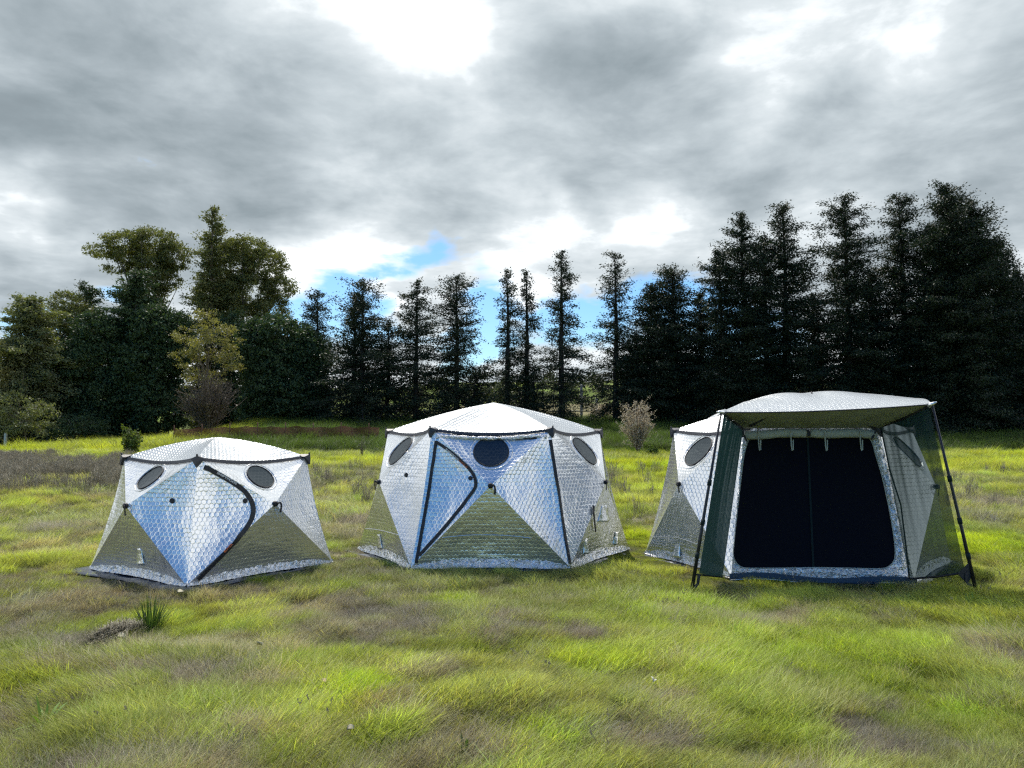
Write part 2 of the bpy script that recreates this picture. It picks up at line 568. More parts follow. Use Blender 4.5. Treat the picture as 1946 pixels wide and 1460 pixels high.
M['redwood'] = leaf_mat('redwood_needles', (.011, .021, .013), (.042, .064, .032), .12)
M['cedar'] = leaf_mat('cedar_foliage', (.09, .11, .055), (.27, .28, .14), .3)
M['evergreen'] = leaf_mat('dark_evergreen_leaves', (.02, .042, .02), (.10, .15, .068), .18)
M['euc'] = leaf_mat('eucalyptus_leaves', (.06, .075, .026), (.24, .245, .095), .3)
M['olive'] = leaf_mat('olive_yellow_leaves', (.13, .125, .05), (.36, .33, .14), .3)
M['brown_twig'] = leaf_mat('brown_twigs', (.07, .052, .036), (.19, .145, .10), .05)
M['blossom'] = leaf_mat('cream_blossom', (.42, .36, .24), (.72, .62, .52), .3, tc=(1, 1, .9))
M['weed'] = leaf_mat('dry_weed_stems', (.16, .145, .10), (.38, .34, .25), .15, tc=(1, 1, 1))
M['seedling'] = leaf_mat('young_shrub_leaves', (.05, .09, .022), (.16, .2, .05), .3)
M['rush'] = leaf_mat('rush_blades', (.03, .06, .02), (.09, .15, .04), .25)
M['plantain'] = leaf_mat('bright_broad_leaves', (.10, .2, .03), (.25, .38, .09), .3)
M['bark'] = plain('dark_bark', (.035, .028, .024), .9, bump=.8, bscale=20, var=.4)
M['pale_bark'] = plain('pale_bark', (.13, .11, .085), .85, bump=.6, bscale=14, var=.35)
M['mid_bark'] = plain('brown_bark', (.17, .13, .095), .9, bump=.6, bscale=14, var=.35)


def ground_material():
    m, k = new_mat('meadow_ground')
    at_ = k.n('ShaderNodeAttribute', attribute_name='gcol')
    tc = k.n('ShaderNodeTexCoord')
    ob = tc.outputs['Object']
    n = k.noise(ob, 9, 6, .65)
    n2 = k.noise(ob, 60, 4, .6)
    f = k.m('ADD', k.m('MULTIPLY', n, .9), k.m('MULTIPLY', n2, .7))
    f = k.m('SUBTRACT', f, .15)
    c = k.mix(1.0, at_.outputs['Color'], k.ramp(f, [(0, .3), (.6, .8), (1, 1.25)]), 'MULTIPLY')
    b = k.n('ShaderNodeBsdfPrincipled', ins={'Base Color': c, 'Roughness': .9, 'Specular IOR Level': .1})
    hh = k.m('ADD', k.m('MULTIPLY', n, .05), k.m('MULTIPLY', n2, .02))
    bp = k.n('ShaderNodeBump', ins={'Strength': 1.0, 'Distance': 1.0, 'Height': hh}); k.link(bp.outputs[0], b.inputs['Normal'])
    k.n('ShaderNodeOutputMaterial', ins={'Surface': b.outputs[0]})
    return m


def grass_material(name, trans=.45, mul=1.0):
    m, k = new_mat(name)
    at_ = k.n('ShaderNodeAttribute', attribute_type='INSTANCER', attribute_name='icol')
    tip = k.n('ShaderNodeAttribute', attribute_name='tone')
    # blades painted darker at the base as shade, brighter at the tip, each its own tone
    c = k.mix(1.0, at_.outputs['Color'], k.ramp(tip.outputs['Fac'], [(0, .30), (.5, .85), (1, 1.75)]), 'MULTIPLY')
    c = k.mix(.12, c, (.35, .31, .16))
    c = k.v('SCALE', c, scale=mul)
    b = k.n('ShaderNodeBsdfPrincipled', ins={'Base Color': c, 'Roughness': .5, 'Specular IOR Level': .35})
    t = k.n('ShaderNodeBsdfTranslucent'); k.link(k.mix(1.0, c, (1.45, 1.5, .8), 'MULTIPLY'), t.inputs[0])
    mx = k.n('ShaderNodeMixShader', ins={0: trans}); k.link(b.outputs[0], mx.inputs[1]); k.link(t.outputs[0], mx.inputs[2])
    k.n('ShaderNodeOutputMaterial', ins={'Surface': mx.outputs[0]})
    return m


M['ground'] = ground_material()
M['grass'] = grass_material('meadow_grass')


# ------------------------------------------------------------------ ground and hills
def axis(parts):
    out = []
    for a, b, st in parts:
        out += list(np.arange(a, b, st))
    return np.array(out)


def build_ground():
    xs = axis([(-900, -200, 100), (-200, -60, 14), (-60, -16, 1.1), (-16, 16, .16), (16, 60, 1.1), (60, 200, 14), (200, 1000, 100)])
    ys = axis([(-400, -20, 60), (-20, 1, 2), (1, 17, .14), (17, 34, .4), (34, 70, 1.0), (70, 260, 10), (260, 1000, 120)])
    X, Y = np.meshgrid(xs, ys)
    H = ground_h(X, Y)
    # soil dips between tussocks
    nx, ny = len(xs), len(ys)
    V = np.stack([X, Y, H], -1).reshape(-1, 3)
    i = np.arange((ny - 1) * nx).reshape(ny - 1, nx)[:, :-1].ravel()
    F = np.stack([i, i + 1, i + nx + 1, i + nx], 1)
    d = deadness(X, Y)
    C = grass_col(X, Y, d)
    C = np.concatenate([C * np.where(Y < 26, .33, .62)[..., None], np.ones(C.shape[:2] + (1,))], -1).reshape(-1, 4)  # soil colour darkened, standing for shade in the gaps between tufts
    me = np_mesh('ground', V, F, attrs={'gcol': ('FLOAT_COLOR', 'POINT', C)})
    tag(link('ground', me, M['ground']), 'uneven grassy meadow with bright green and dead grey patches', kind='structure')


build_ground()


def build_hills():
    m, k = new_mat('far_hillside')
    tc = k.n('ShaderNodeTexCoord')
    ob = tc.outputs['Object']
    n = k.noise(ob, .035, 6, .6, .4)
    v = k.noise(ob, .12, 6, .7)
    c = k.ramp(n, [(.35, (.05, .065, .03)), (.47, (.14, .17, .055)), (.56, (.17, .25, .05)), (.7, (.30, .28, .13))])
    c = k.mix(k.m('MULTIPLY', k.m('SUBTRACT', v, .5), 3, clamp=True), c, (.045, .06, .035))
    b = k.n('ShaderNodeBsdfPrincipled', ins={'Base Color': c, 'Roughness': .95, 'Specular IOR Level': .05})
    k.n('ShaderNodeOutputMaterial', ins={'Surface': b.outputs[0]})
    xs = np.linspace(-600, 600, 121)
    ys = np.linspace(230, 620, 40)
    X, Y = np.meshgrid(xs, ys)
    t = (Y - 230) / 390
    H = 10 + 26 * sstep(0, .8, t) * (.55 + .9 * fbm(X * .008, Y * .008, 91, 3)) + 8 * (fbm(X * .03, Y * .03, 95, 3) - .5) - 8 * (1 - sstep(0, .1, t))
    H = H + 10 * sstep(20, 90, X) * sstep(.3, .9, t)
    nx, ny = len(xs), len(ys)
    V = np.stack([X, Y, H], -1).reshape(-1, 3)
    i = np.arange((ny - 1) * nx).reshape(ny - 1, nx)[:, :-1].ravel()
    F = np.stack([i, i + 1, i + nx + 1, i + nx], 1)
    tag(link('hills', np_mesh('hills', V, F), m), 'distant green and tan hillside beyond the trees', kind='structure')
    # scattered oaks on the slopes
    rng = np.random.default_rng(8)
    VV, FF, TT = [], [], []
    off = 0.0
    for _ in range(260):
        x = rng.uniform(-260, 320); y = rng.uniform(120, 560)
        if y < 235:
            z = float(ground_h(x, y))
        else:
            ii = int(np.clip(round((x + 600) / 10), 0, 120)); jj = int(np.clip(round((y - 230) / 10), 0, 39))
            z = H[jj, ii]
            if z < float(ground_h(x, y)): z = float(ground_h(x, y))
        r = rng.uniform(2, 4.5)
        nl = 260
        c = rng.normal(0, .45, (nl, 3)) * r + np.array([x, y, z + r * .9])
        s = r * .13
        a = rng.normal(0, s, (nl, 3)); b = rng.normal(0, s, (nl, 3))
        VV.append(np.stack([c - a, c + a * .3 + b, c + a], 1).reshape(-1, 3))
        FF.append(np.arange(nl * 3).reshape(-1, 3) + off); off += nl * 3
        TT.append(rng.random(nl))
    me = np_mesh('far_woods', np.concatenate(VV), np.concatenate(FF), attrs={'tone': ('FLOAT', 'FACE', np.concatenate(TT))})
    tag(link('far_woods', me, leaf_mat('far_oak_foliage', (.03, .042, .022), (.09, .10, .05)), smooth=False), 'scattered dark oaks dotted over the far hillside', 'woods', kind='stuff')


build_hills()


# ------------------------------------------------------------------ generic shapes
def tube_np(pts, rad, seg=8):
    """closed-ring tube through pts with radii; returns V, F"""
    pts = np.asarray(pts, float)
    n = len(pts)
    rad = np.broadcast_to(np.asarray(rad, float), (n,))
    T = np.gradient(pts, axis=0)
    T /= np.linalg.norm(T, axis=1)[:, None] + 1e-9
    ref = np.array([0, 0, 1.]) if abs(T[:, 2]).mean() < .8 else np.array([1., 0, 0])
    A = np.cross(T, ref); A /= np.linalg.norm(A, axis=1)[:, None] + 1e-9
    B = np.cross(T, A)
    th = np.linspace(0, 2 * PI, seg, endpoint=False)
    V = pts[:, None] + rad[:, None, None] * (A[:, None] * np.cos(th)[None, :, None] + B[:, None] * np.sin(th)[None, :, None])
    V = V.reshape(-1, 3)
    F = []
    for i in range(n - 1):
        for j in range(seg):
            F.append((i * seg + j, i * seg + (j + 1) % seg, (i + 1) * seg + (j + 1) % seg, (i + 1) * seg + j))
    c0 = len(V); V = np.vstack([V, pts[0], pts[-1]])
    for j in range(seg):
        F.append((c0, (j + 1) % seg, j, j)); F.append((c0 + 1, (n - 1) * seg + j, (n - 1) * seg + (j + 1) % seg, (n - 1) * seg + (j + 1) % seg))
    return V, F


def mesh_py(name, V, F):
    me = bpy.data.meshes.new(name)
    G = []
    for f in F:
        g = []
        for i in f:
            if i not in g: g.append(int(i))
        G.append(g)
    me.from_pydata([tuple(map(float, v)) for v in V], [], G)
    me.validate()
    return me


def tube(name, pts, rad, mat, parent=None, seg=8):
    V, F = tube_np(pts, rad, seg)
    return link(name, mesh_py(name, V, F), mat, parent)


def multi_tube(name, lst, mat, parent=None, seg=6):
    VV, FF, off = [], [], 0
    for pts, rad in lst:
        V, F = tube_np(pts, rad, seg)
        VV.append(V); FF += [tuple(i + off for i in f) for f in F]; off += len(V)
    return link(name, mesh_py(name, np.vstack(VV), FF), mat, parent)


def box_np(c, s):
    c = np.array(c); s = np.array(s) / 2
    V = np.array([[x, y, z] for z in (-1, 1) for y in (-1, 1) for x in (-1, 1)]) * s + c
    F = [(0, 2, 3, 1), (4, 5, 7, 6), (0, 1, 5, 4), (2, 6, 7, 3), (0, 4, 6, 2), (1, 3, 7, 5)]
    return V, F


def ribbon(name, P, N, width, thick, mat, parent=None, wvary=None):
    """flat strap through points P lying on a surface with normals N"""
    P = [Vector(p) for p in P]; N = [Vector(n).normalized() for n in N]
    V, F = [], []
    for i, p in enumerate(P):
        t = (P[min(i + 1, len(P) - 1)] - P[max(i - 1, 0)]).normalized()
        s = t.cross(N[i]).normalized()
        w = width / 2 * (wvary[i] if wvary is not None else 1)
        V += [p - s * w, p + s * w, p + s * w * .96 + N[i] * thick, p - s * w * .96 + N[i] * thick]
    for i in range(len(P) - 1):
        a = i * 4; b = a + 4
        for j in range(4):
            F.append((a + j, a + (j + 1) % 4, b + (j + 1) % 4, b + j))
    e = (len(P) - 1) * 4
    F += [(3, 2, 1, 0), (e, e + 1, e + 2, e + 3)]
    return link(name, mesh_py(name, V, F), mat, parent, smooth=False)


def resample(pts, n):
    pts = np.asarray(pts, float)
    # smooth with Catmull-Rom then even spacing
    P = np.vstack([2 * pts[0] - pts[1], pts, 2 * pts[-1] - pts[-2]])
    out = []
    for i in range(1, len(P) - 2):
        for t in np.linspace(0, 1, 12, endpoint=False):
            a, b, c, d = P[i - 1], P[i], P[i + 1], P[i + 2]
            out.append(.5 * ((2 * b) + (-a + c) * t + (2 * a - 5 * b + 4 * c - d) * t * t + (-a + 3 * b - 3 * c + d) * t ** 3))
    out.append(P[-2])
    out = np.array(out)
    L = np.concatenate([[0], np.cumsum(np.linalg.norm(np.diff(out, axis=0), axis=1))])
    q = np.linspace(0, L[-1], n)
    return np.stack([np.interp(q, L, out[:, j]) for j in range(out.shape[1])], 1)


# ------------------------------------------------------------------ tents
class Tent:
    def __init__(s, name, label, centre, n, ang0, Rb, Rr, hr, apex, ha, hh, door_wall=None, group=None):
        s.c = Vector((centre[0], centre[1], float(ground_h(*centre)) * 0))
        s.root = empty(name, s.c, label, 'tent', group)
        s.n = n
        c = s.c
        s.B = [c + Vector((math.cos(ang0 + 2 * PI * i / n), math.sin(ang0 + 2 * PI * i / n), 0)) * Rb + Vector((0, 0, .035)) for i in range(n)]
        s.C = [c + Vector((math.cos(ang0 + 2 * PI * i / n), math.sin(ang0 + 2 * PI * i / n), 0)) * Rr + Vector((0, 0, hr)) for i in range(n)]
        s.nrm = [Vector((math.cos(ang0 + 2 * PI * (i + .5) / n), math.sin(ang0 + 2 * PI * (i + .5) / n), 0)) for i in range(n)]
        s.H = [c + s.nrm[i] * ha + Vector((0, 0, hh)) for i in range(n)]
        s.apex = c + Vector((0, 0, apex))
        s.tri = {}
        s.bv = []
        s.bf = []
        s.ring_bow = [Vector((0, 0, -.055)) - s.nrm[i] * .045 for i in range(n)]
        s.base_bow = [Vector((0, 0, .018)) - s.nrm[i] * .05 for i in range(n)]
        s.rib_bow = [(s.c - (s.B[i] + s.C[i]) / 2).to_2d().to_3d().normalized() * .035 for i in range(n)]
        s.rng = random.Random(len(name) * 7 + n)
        for i in range(n):
            j = (i + 1) % n
            if i == door_wall:
                continue
            B0, B1, C0, C1, H = s.B[i], s.B[j], s.C[i], s.C[j], s.H[i]
            z = Vector((0, 0, 0))
            s.panel(i, 'upper', C0, H, C1, z, z, s.ring_bow[i], .030)
            s.panel(i, 'lower', B1, H, B0, z, z, s.base_bow[i], .022)
            s.panel(i, 'left', B0, H, C0, z, z, s.rib_bow[i], .028)
            s.panel(i, 'right', C1, H, B1, z, z, s.rib_bow[j], .028)
        for i in range(n):  # tint follows tuft height: low gaps darkened as shade, tall clumps lightened
            j = (i + 1) % n
            up = Vector((0, 0, .035))
            s.roof(i, s.C[i], s.C[j], s.apex, s.ring_bow[i], up, up)
        s.bvh = BVHTree.FromPolygons(s.bv, s.bf)
        for i in range(n):
            j = (i + 1) % n
            s.tape(i, s.C[i], s.C[j], s.ring_bow[i], s.nrm[i])
            s.cap(i)
            if i == door_wall:
                continue
            s.hem(i, s.B[i], s.B[j], s.base_bow[i])
            s.hub(i)
            s.window(i)

    def trimesh(s, name, P0, P1, P2, e01, e12, e20, sag, mat, N=30, wr=0.0):
        nn = (P1 - P0).cross(P2 - P0).normalized()
        out = ((P0 + P1 + P2) / 3 - s.c)
        if nn.dot(out) < 0: nn = -nn
        # uv frame in metres: v up the panel, u level
        vv = (Vector((0, 0, 1)) - nn * nn.z).normalized()
        uu = vv.cross(nn)
        V, UV, F, idx = [], [], [], {}
        sd = s.rng.random() * 50
        for i in range(N + 1):
            for j in range(N + 1 - i):
                a = i / N; b = j / N; c = max(0.0, 1 - a - b)
                p = P0 * a + P1 * b + P2 * c
                flat = p.copy()
                p = p + e01 * (4 * a * b) + e12 * (4 * b * c) + e20 * (4 * c * a)
                q = 27 * a * b * c
                p = p - nn * (sag * q)
                if wr:
                    edgew = min(1.0, q * 3)
                    # folds fanning from the corners
                    f = 0.0
                    for w, (x1, x2) in ((a, (b, c)), (b, (c, a)), (c, (a, b))):
                        ang = math.atan2(x1, x2 + 1e-6)
                        f += (w ** 1.5) * math.sin(ang * 34 + sd + w * 3)
                    p = p + nn * (f * wr * edgew)
                idx[(i, j)] = len(V)
                V.append(p)
                UV.append((flat.dot(uu) + sd, flat.dot(vv)))
        for i in range(N):
            for j in range(N - i):
                F.append((idx[(i, j)], idx[(i + 1, j)], idx[(i, j + 1)]))
                if j < N - i - 1:
                    F.append((idx[(i + 1, j)], idx[(i + 1, j + 1)], idx[(i, j + 1)]))
        Fa = np.array(F)
        p0, p1, p2 = (V[i] for i in Fa[len(Fa) // 2])
        if (p1 - p0).cross(p2 - p0).dot(nn) < 0:
            Fa = Fa[:, ::-1]
        off = len(s.bv)
        s.bv += V
        s.bf += [tuple(int(x) + off for x in f) for f in Fa]
        me = np_mesh(name, np.array([tuple(v) for v in V]), Fa, uv=np.array(UV))
        return link(name, me, mat, s.root), nn

    def panel(s, i, which, P0, P1, P2, e01, e12, e20, sag):
        o, nn = s.trimesh({'upper': 'upper_panel', 'lower': 'lower_panel', 'left': 'side_panel', 'right': 'side_panel'}[which], P0, P1, P2, e01, e12, e20, sag, M['foil'], N=44, wr=.0042)
        s.tri[(i, which)] = (o, nn, P0, P1, P2)

    def roof(s, i, P0, P1, P2, e01, e12, e20):
        o, nn = s.trimesh('roof_panel', P0, P1, P2, e01, e12, e20, .035, M['foil_roof'], N=30, wr=.0015)
        s.tri[(i, 'roof')] = (o, nn, P0, P1, P2)

    def bowed(s, A, B, e, n=15):
        return [A * (1 - t) + B * t + e * (4 * t * (1 - t)) for t in np.linspace(0, 1, n)]

    def tape(s, i, A, B, e, nrm):
        P = [p + nrm * .012 for p in s.bowed(A, B, e)]
        ribbon('ring_tape', P, [(nrm + Vector((0, 0, .35))).normalized()] * len(P), .035, .008, M['tape'], s.root)

    def cap(s, i):
        A = s.C[i]
        r = (A - s.c).to_2d().to_3d().normalized()
        t = Vector((-r.y, r.x, 0))
        dn = ((s.B[i] - s.C[i]).normalized())
        inw = (s.apex - A).normalized()
        pts = [A + inw * .07 + Vector((0, 0, .012)), A + t * .075 - r * .02 + Vector((0, 0, .0)), A + t * .04 + dn * .045 - r * .010, A + dn * .10 + r * .006, A - t * .04 + dn * .045 - r * .010,
               A - t * .075 - r * .03 + Vector((0, 0, .0)), A + r * .03 + Vector((0, 0, .03)), A + r * .022 + dn * .05]
        F = [(0, 6, 1), (0, 5, 6), (6, 7, 1), (6, 5, 7), (1, 7, 2), (5, 4, 7), (2, 7, 3), (4, 3, 7)]
        V2 = [p + r * .014 for p in pts] + [p - r * .02 for p in pts]
        FF = [tuple(f) for f in F] + [tuple(x + 8 for x in f[::-1]) for f in F]
        bd = [0, 1, 2, 3, 4, 5]
        for a, b in zip(bd, bd[1:] + bd[:1]):
            FF.append((b, a, a + 8, b + 8))
        link('corner_cap', mesh_py('corner_cap', V2, FF), M['tape'], s.root, smooth=False)
        tube('pole_tip', [A + r * .02 + Vector((0, 0, .0)), A + r * .035 + Vector((0, 0, .05))], [.014, .009], M['black'], s.root, 6)

    def hem(s, i, A, B, e):
        n = 90
        V, UV, F = [], [], []
        nr = s.nrm[i]
        rg = s.rng
        prof = [(.003, .075), (.009, .058), (.014, .04), (.018, .02), (.028, .0), (.05, -.02)]
        L = (B - A).length
        for a in range(n + 1):
            t = a / n
            p = A * (1 - t) + B * t + e * (4 * t * (1 - t))
            end = min(1, min(t, 1 - t) * 7)
            for q, (o, h) in enumerate(prof):
                j = (rg.random() - .5) * .016
                V.append(p + nr * (o * (.35 + .65 * end) + j * .6) + Vector((0, 0, h * (.3 + .7 * end) + j * .5)))
                UV.append((t * L, h))
        m = len(prof)
        for a in range(n):
            for q in range(m - 1):
                k0 = a * m + q
                F.append((k0, k0 + 1, k0 + m + 1, k0 + m))
        Fa = np.array(F)[:, ::-1]
        link('hem_skirt', np_mesh('hem_skirt', np.array([tuple(v) for v in V]), Fa, uv=np.array(UV)), M['foil_crinkle'], s.root)
        # grey webbing loop at the corner
        return

    def hub(s, i):
        H = s.H[i]; nr = s.nrm[i]
        pts = [H - nr * .01, H + nr * .02]
        tube('hub_cap', pts, [.034, .028], M['black'], s.root, 12)
        t = Vector((-nr.y, nr.x, 0)) * (-1 if s.rng.random() < .5 else 1)
        P = resample([tuple(H + nr * .022), tuple(H + nr * .04 + t * .035 + Vector((0, 0, .012))), tuple(H + nr * .035 + t * .055 - Vector((0, 0, .03))), tuple(H + nr * .025 + t * .05 - Vector((0, 0, .10)))], 9)
        ribbon('pull_strap', P, [nr] * 9, .022, .006, M['black'], s.root)

    def on(s, px, py):
        """point and outward normal where the view line of a photograph pixel meets this tent"""
        d = ray(px, py)
        h = s.bvh.ray_cast(CAM, d)
        if h[0] is None:
            return None
        nn = h[1]
        if nn.dot(d) > 0: nn = -nn
        return h[0], nn

    def window(s, i):
        o, nn, C0, H, C1 = s.tri[(i, 'upper')]
        c = C0 * .315 + C1 * .315 + H * .37
        up = (Vector((0, 0, 1)) - nn * nn.z).normalized()
        rt = up.cross(nn)
        s.disc('window', c, nn, rt, up, s.win_r if hasattr(s, 'win_r') else WIN_R[s.n], M['mesh_window'])

    def disc(s, name, c, nn, rt, up, r, mat, rings=6, seg=40, lift=.006, rim=True):
        V, F, UV = [], [], []

        def surf(p, l):
            h = s.bvh.ray_cast(p + nn * .3, -nn)
            return (h[0] if h[0] is not None else p) + nn * l
        for q in range(rings + 1):
            for a in range(seg):
                th = 2 * PI * a / seg
                rr = r * q / rings
                V.append(surf(c + rt * (rr * math.cos(th)) + up * (rr * 1.0 * math.sin(th)), lift))
                UV.append((rr * math.cos(th), rr * math.sin(th)))
        for q in range(rings):
            for a in range(seg):
                F.append((q * seg + a, (q + 1) * seg + a, (q + 1) * seg + (a + 1) % seg, q * seg + (a + 1) % seg))
        me = np_mesh(name, np.array([tuple(v) for v in V]), np.array(F), uv=np.array(UV))
        w = link(name, me, mat, s.root)
        if rim:
            P, N = [], []
            ring = []
            for a in range(seg + 1):
                th = 2 * PI * a / seg
                ring.append(tuple(surf(c + rt * (r * 1.03 * math.cos(th)) + up * (r * 1.0 * 1.03 * math.sin(th)), lift + .002)))
            rm = tube('window_rim', ring, .006, M['black'], s.root, 5)
            sub(rm, w)
            ring2 = [tuple(surf(c + rt * (r * 1.25 * math.cos(2 * PI * a / seg)) + up * (r * 1.0 * 1.25 * math.sin(2 * PI * a / seg)), .001)) for a in range(seg + 1)]
            rm2 = tube('window_seam', ring2, .006, M['foil_soft'], s.root, 5)
            sub(rm2, w)
        return w

    def zipper(s, pix, width=.045, n=40, mat='black', name='zipper', lift=.006):
        q = resample(pix, n)
        P, N = [], []
        for x, y in q:
            h = s.on(x, y)
            if h is None: continue
            P.append(h[0] + h[1] * lift); N.append(h[1])
        # smooth the normals
        N2 = []
        for i in range(len(N)):
            v = Vector((0, 0, 0))
            for j in range(max(0, i - 3), min(len(N), i + 4)): v += N[j]
            N2.append(v.normalized())
        o = ribbon(name, P, N2, width, .007, M[mat], s.root)
        return o, P, N2

    def hexpatch(s, px, py, r=.03):
        h = s.on(px, py)
        c, nn = h
        up = (Vector((0, 0, 1)) - nn * nn.z).normalized(); rt = up.cross(nn)
        V = [c + nn * l + (rt * math.cos(PI / 6 + PI / 3 * a) + up * math.sin(PI / 6 + PI / 3 * a)) * r * f for l, f in ((.002, 1), (.014, .9)) for a in range(6)]
        F = [(0, 1, 2, 3, 4, 5), (11, 10, 9, 8, 7, 6)] + [(a, (a + 1) % 6, 6 + (a + 1) % 6, 6 + a) for a in range(6)]
        link('hexagon_patch', mesh_py('hexagon_patch', V, F), M['black'], s.root, smooth=False)

    def vent(s, px, py, w=.15, h=.2, out=.05, name='vent_hood'):
        w *= 1.3
        """a foil hood: narrow at its top, standing off the wall at its lower lip"""
        c, nn = s.on(px, py)
        nh = nn.copy()
        up = (Vector((0, 0, 1)) - nh * nh.z).normalized(); rt = up.cross(nh)
        V, UV, F = [], [], []
        nu, nv = 8, 8
        for a in range(nv + 1):
            t = a / nv
            for b in range(nu + 1):
                u = b / nu - .5
                ww = w * (.42 + .58 * t)
                bul = out * (t ** 1.2) * (1 - (2 * u) ** 2 * .75)
                V.append(c + up * (h * (.5 - t)) + rt * (ww * u) + nh * (.006 + bul + s.rng.uniform(-.004, .004)))
                UV.append((u * ww, t * h))
        for a in range(nv):
            for b in range(nu):
                k0 = a * (nu + 1) + b
                F.append((k0, k0 + nu + 1, k0 + nu + 2, k0 + 1))
        o = link(name, np_mesh(name, np.array([tuple(v) for v in V]), np.array(F), uv=np.array(UV)), M['foil_soft'], s.root)
        md = o.modifiers.new('thick', 'SOLIDIFY'); md.thickness = .004
        return o

    def text(s, body, px0, py0, px1, py1, size, mat, parent, lift=.016, fit=True):
        """lettering laid along the zipper flap between two points of it"""
        a, na = s.on(px0, py0); b, nb = s.on(px1, py1)
        nn = (na + nb).normalized()
        x = (b - a).normalized()
        y = nn.cross(x).normalized()
        nn = x.cross(y)
        cu = bpy.data.curves.new('lettering', 'FONT')
        cu.body = body; cu.size = size; cu.align_x = 'LEFT'; cu.align_y = 'CENTER'; cu.offset = size * .022; cu.extrude = .0006
        tmp = bpy.data.objects.new('tmp', cu)
        COL.objects.link(tmp)
        dg = bpy.context.evaluated_depsgraph_get()
        me = bpy.data.meshes.new_from_object(tmp.evaluated_get(dg))
        bpy.data.objects.remove(tmp)
        xs = [v.co.x for v in me.vertices]
        L = max(xs) - min(xs)
        fx = (b - a).length / L if fit else 1
        for v in me.vertices:
            v.co = a + x * (v.co.x * fx) + y * v.co.y + nn * (lift + v.co.z)
        me.materials.clear()
        o = link('lettering', me, mat, None, smooth=False)
        return sub(o, parent)


WIN_R = {4: .155, 6: .205}

t1 = Tent('dome_tent', 'smallest silver quilted tent at the left, square with ROVER on its door zipper', (-3.54, 9.28), 4, R(-80 - 180 + 0), 1.37, 1.04, 1.31, 1.545, 1.10, .80, group='silver quilted pop-up tents')
t2 = Tent('dome_tent', 'large silver six-sided tent in the middle with black zips and blue-reflecting door', (-.25, 10.65), 6, R(-120), 1.85, 1.46, 1.635, 2.03, 1.66, .98, group='silver quilted pop-up tents')
t3 = Tent('dome_tent', 'silver six-sided tent at the right with big dark mesh doorway under an awning', (3.57, 9.91), 6, R(-130), 1.85, 1.46, 1.64, 2.03, 1.66, .98, door_wall=0, group='silver quilted pop-up tents')

# --- zips, lettering and patches of the left tent
z1, P1, N1 = t1.zipper([(388, 888), (400, 893), (430, 910), (458, 928), (472, 943), (480, 960), (481, 975), (474, 995), (455, 1020), (425, 1052), (376, 1101)], .05, 60)
t1.text('SHIFTPODS', 412, 898.5, 449, 920, .030, M['white_print'], z1, .0155)
t1.text('ROVER', 425, 1049.5, 440, 1033.5, .036, M['orange_print'], z1, .0155)
t1.hexpatch(327, 952); t1.hexpatch(466, 952)
t1.vent(267, 1057, .13, .18, .03)
# --- the middle tent
z2, P2, N2 = t2.zipper([(829, 840), (850, 854), (873, 873), (890, 889), (900, 903), (904, 916), (903, 927), (893, 942), (870, 972), (840, 1008), (797, 1056)], .036, 60)
t2.text('SHIFTPODS', 848, 853.5, 872, 874.5, .030, M['white_print'], z2, .0155)
t2.text('ADVENTURE', 873, 875.5, 889, 890, .028, M['orange_print'], z2, .0155)
t2.zipper([(829, 838), (823, 880), (812, 950), (800, 1020), (791, 1070)], .036, 40)
t2.zipper([(1046, 836), (1052, 875), (1062, 940), (1072, 1010), (1083, 1072)], .036, 40)
t2.zipper([(860, 829), (880, 828.5), (930, 832), (980, 833), (1020, 831)], .05, 30, name='awning_zipper')
t2.hexpatch(772, 903, .028); t2.hexpatch(894, 909, .028)
t2.vent(722, 1029, .13, .18, .035); t2.vent(1112, 1037, .13, .18, .05); t2.vent(1170, 1022, .12, .16, .05)
t2.vent(1146, 975, .26, .20, .06, name='cable_flap')
t2.zipper([(1126, 962), (1126, 985), (1129, 1010)], .03, 14, name='cable_sleeve', lift=.02)
t3.vent(1288, 1044, .14, .19, .04)


def seam_line(t, pts, n=40):
    q = resample(pts, n)
    P = []
    for x, y in q:
        h = t.on(x, y)
        if h: P.append(tuple(h[0] + h[1] * .002))
    tube('panel_seam', P, .005, M['foil_soft'], t.root, 5)


seam_line(t2, [(840, 1022), (900, 1017), (960, 1018), (1010, 1023)])
seam_line(t2, [(684, 1005), (710, 1006), (735, 1011), (757, 1017)])
seam_line(t3, [(1236, 1020), (1262, 1021), (1290, 1023), (1325, 1034)])


# rolled foil strip under the middle tent's ring tape
def foil_roll():
    A, B = t2.C[0], t2.C[1]
    nr = t2.nrm[0]
    pts, rad = [], []
    rg = random.Random(3)
    for t in np.linspace(.04, .96, 34):
        p = A * (1 - t) + B * t + t2.ring_bow[0] * (4 * t * (1 - t)) + Vector((0, 0, -.05 - .055 * (abs(2 * t - 1) ** 6)))
        p = p + nr * (.045)
        pts.append(tuple(p + Vector((0, 0, rg.uniform(-.004, .004)))))
        rad.append(.022 + rg.uniform(-.005, .006))
    tube('foil_roll', pts, rad, M['foil_crinkle'], t2.root, 10)


foil_roll()


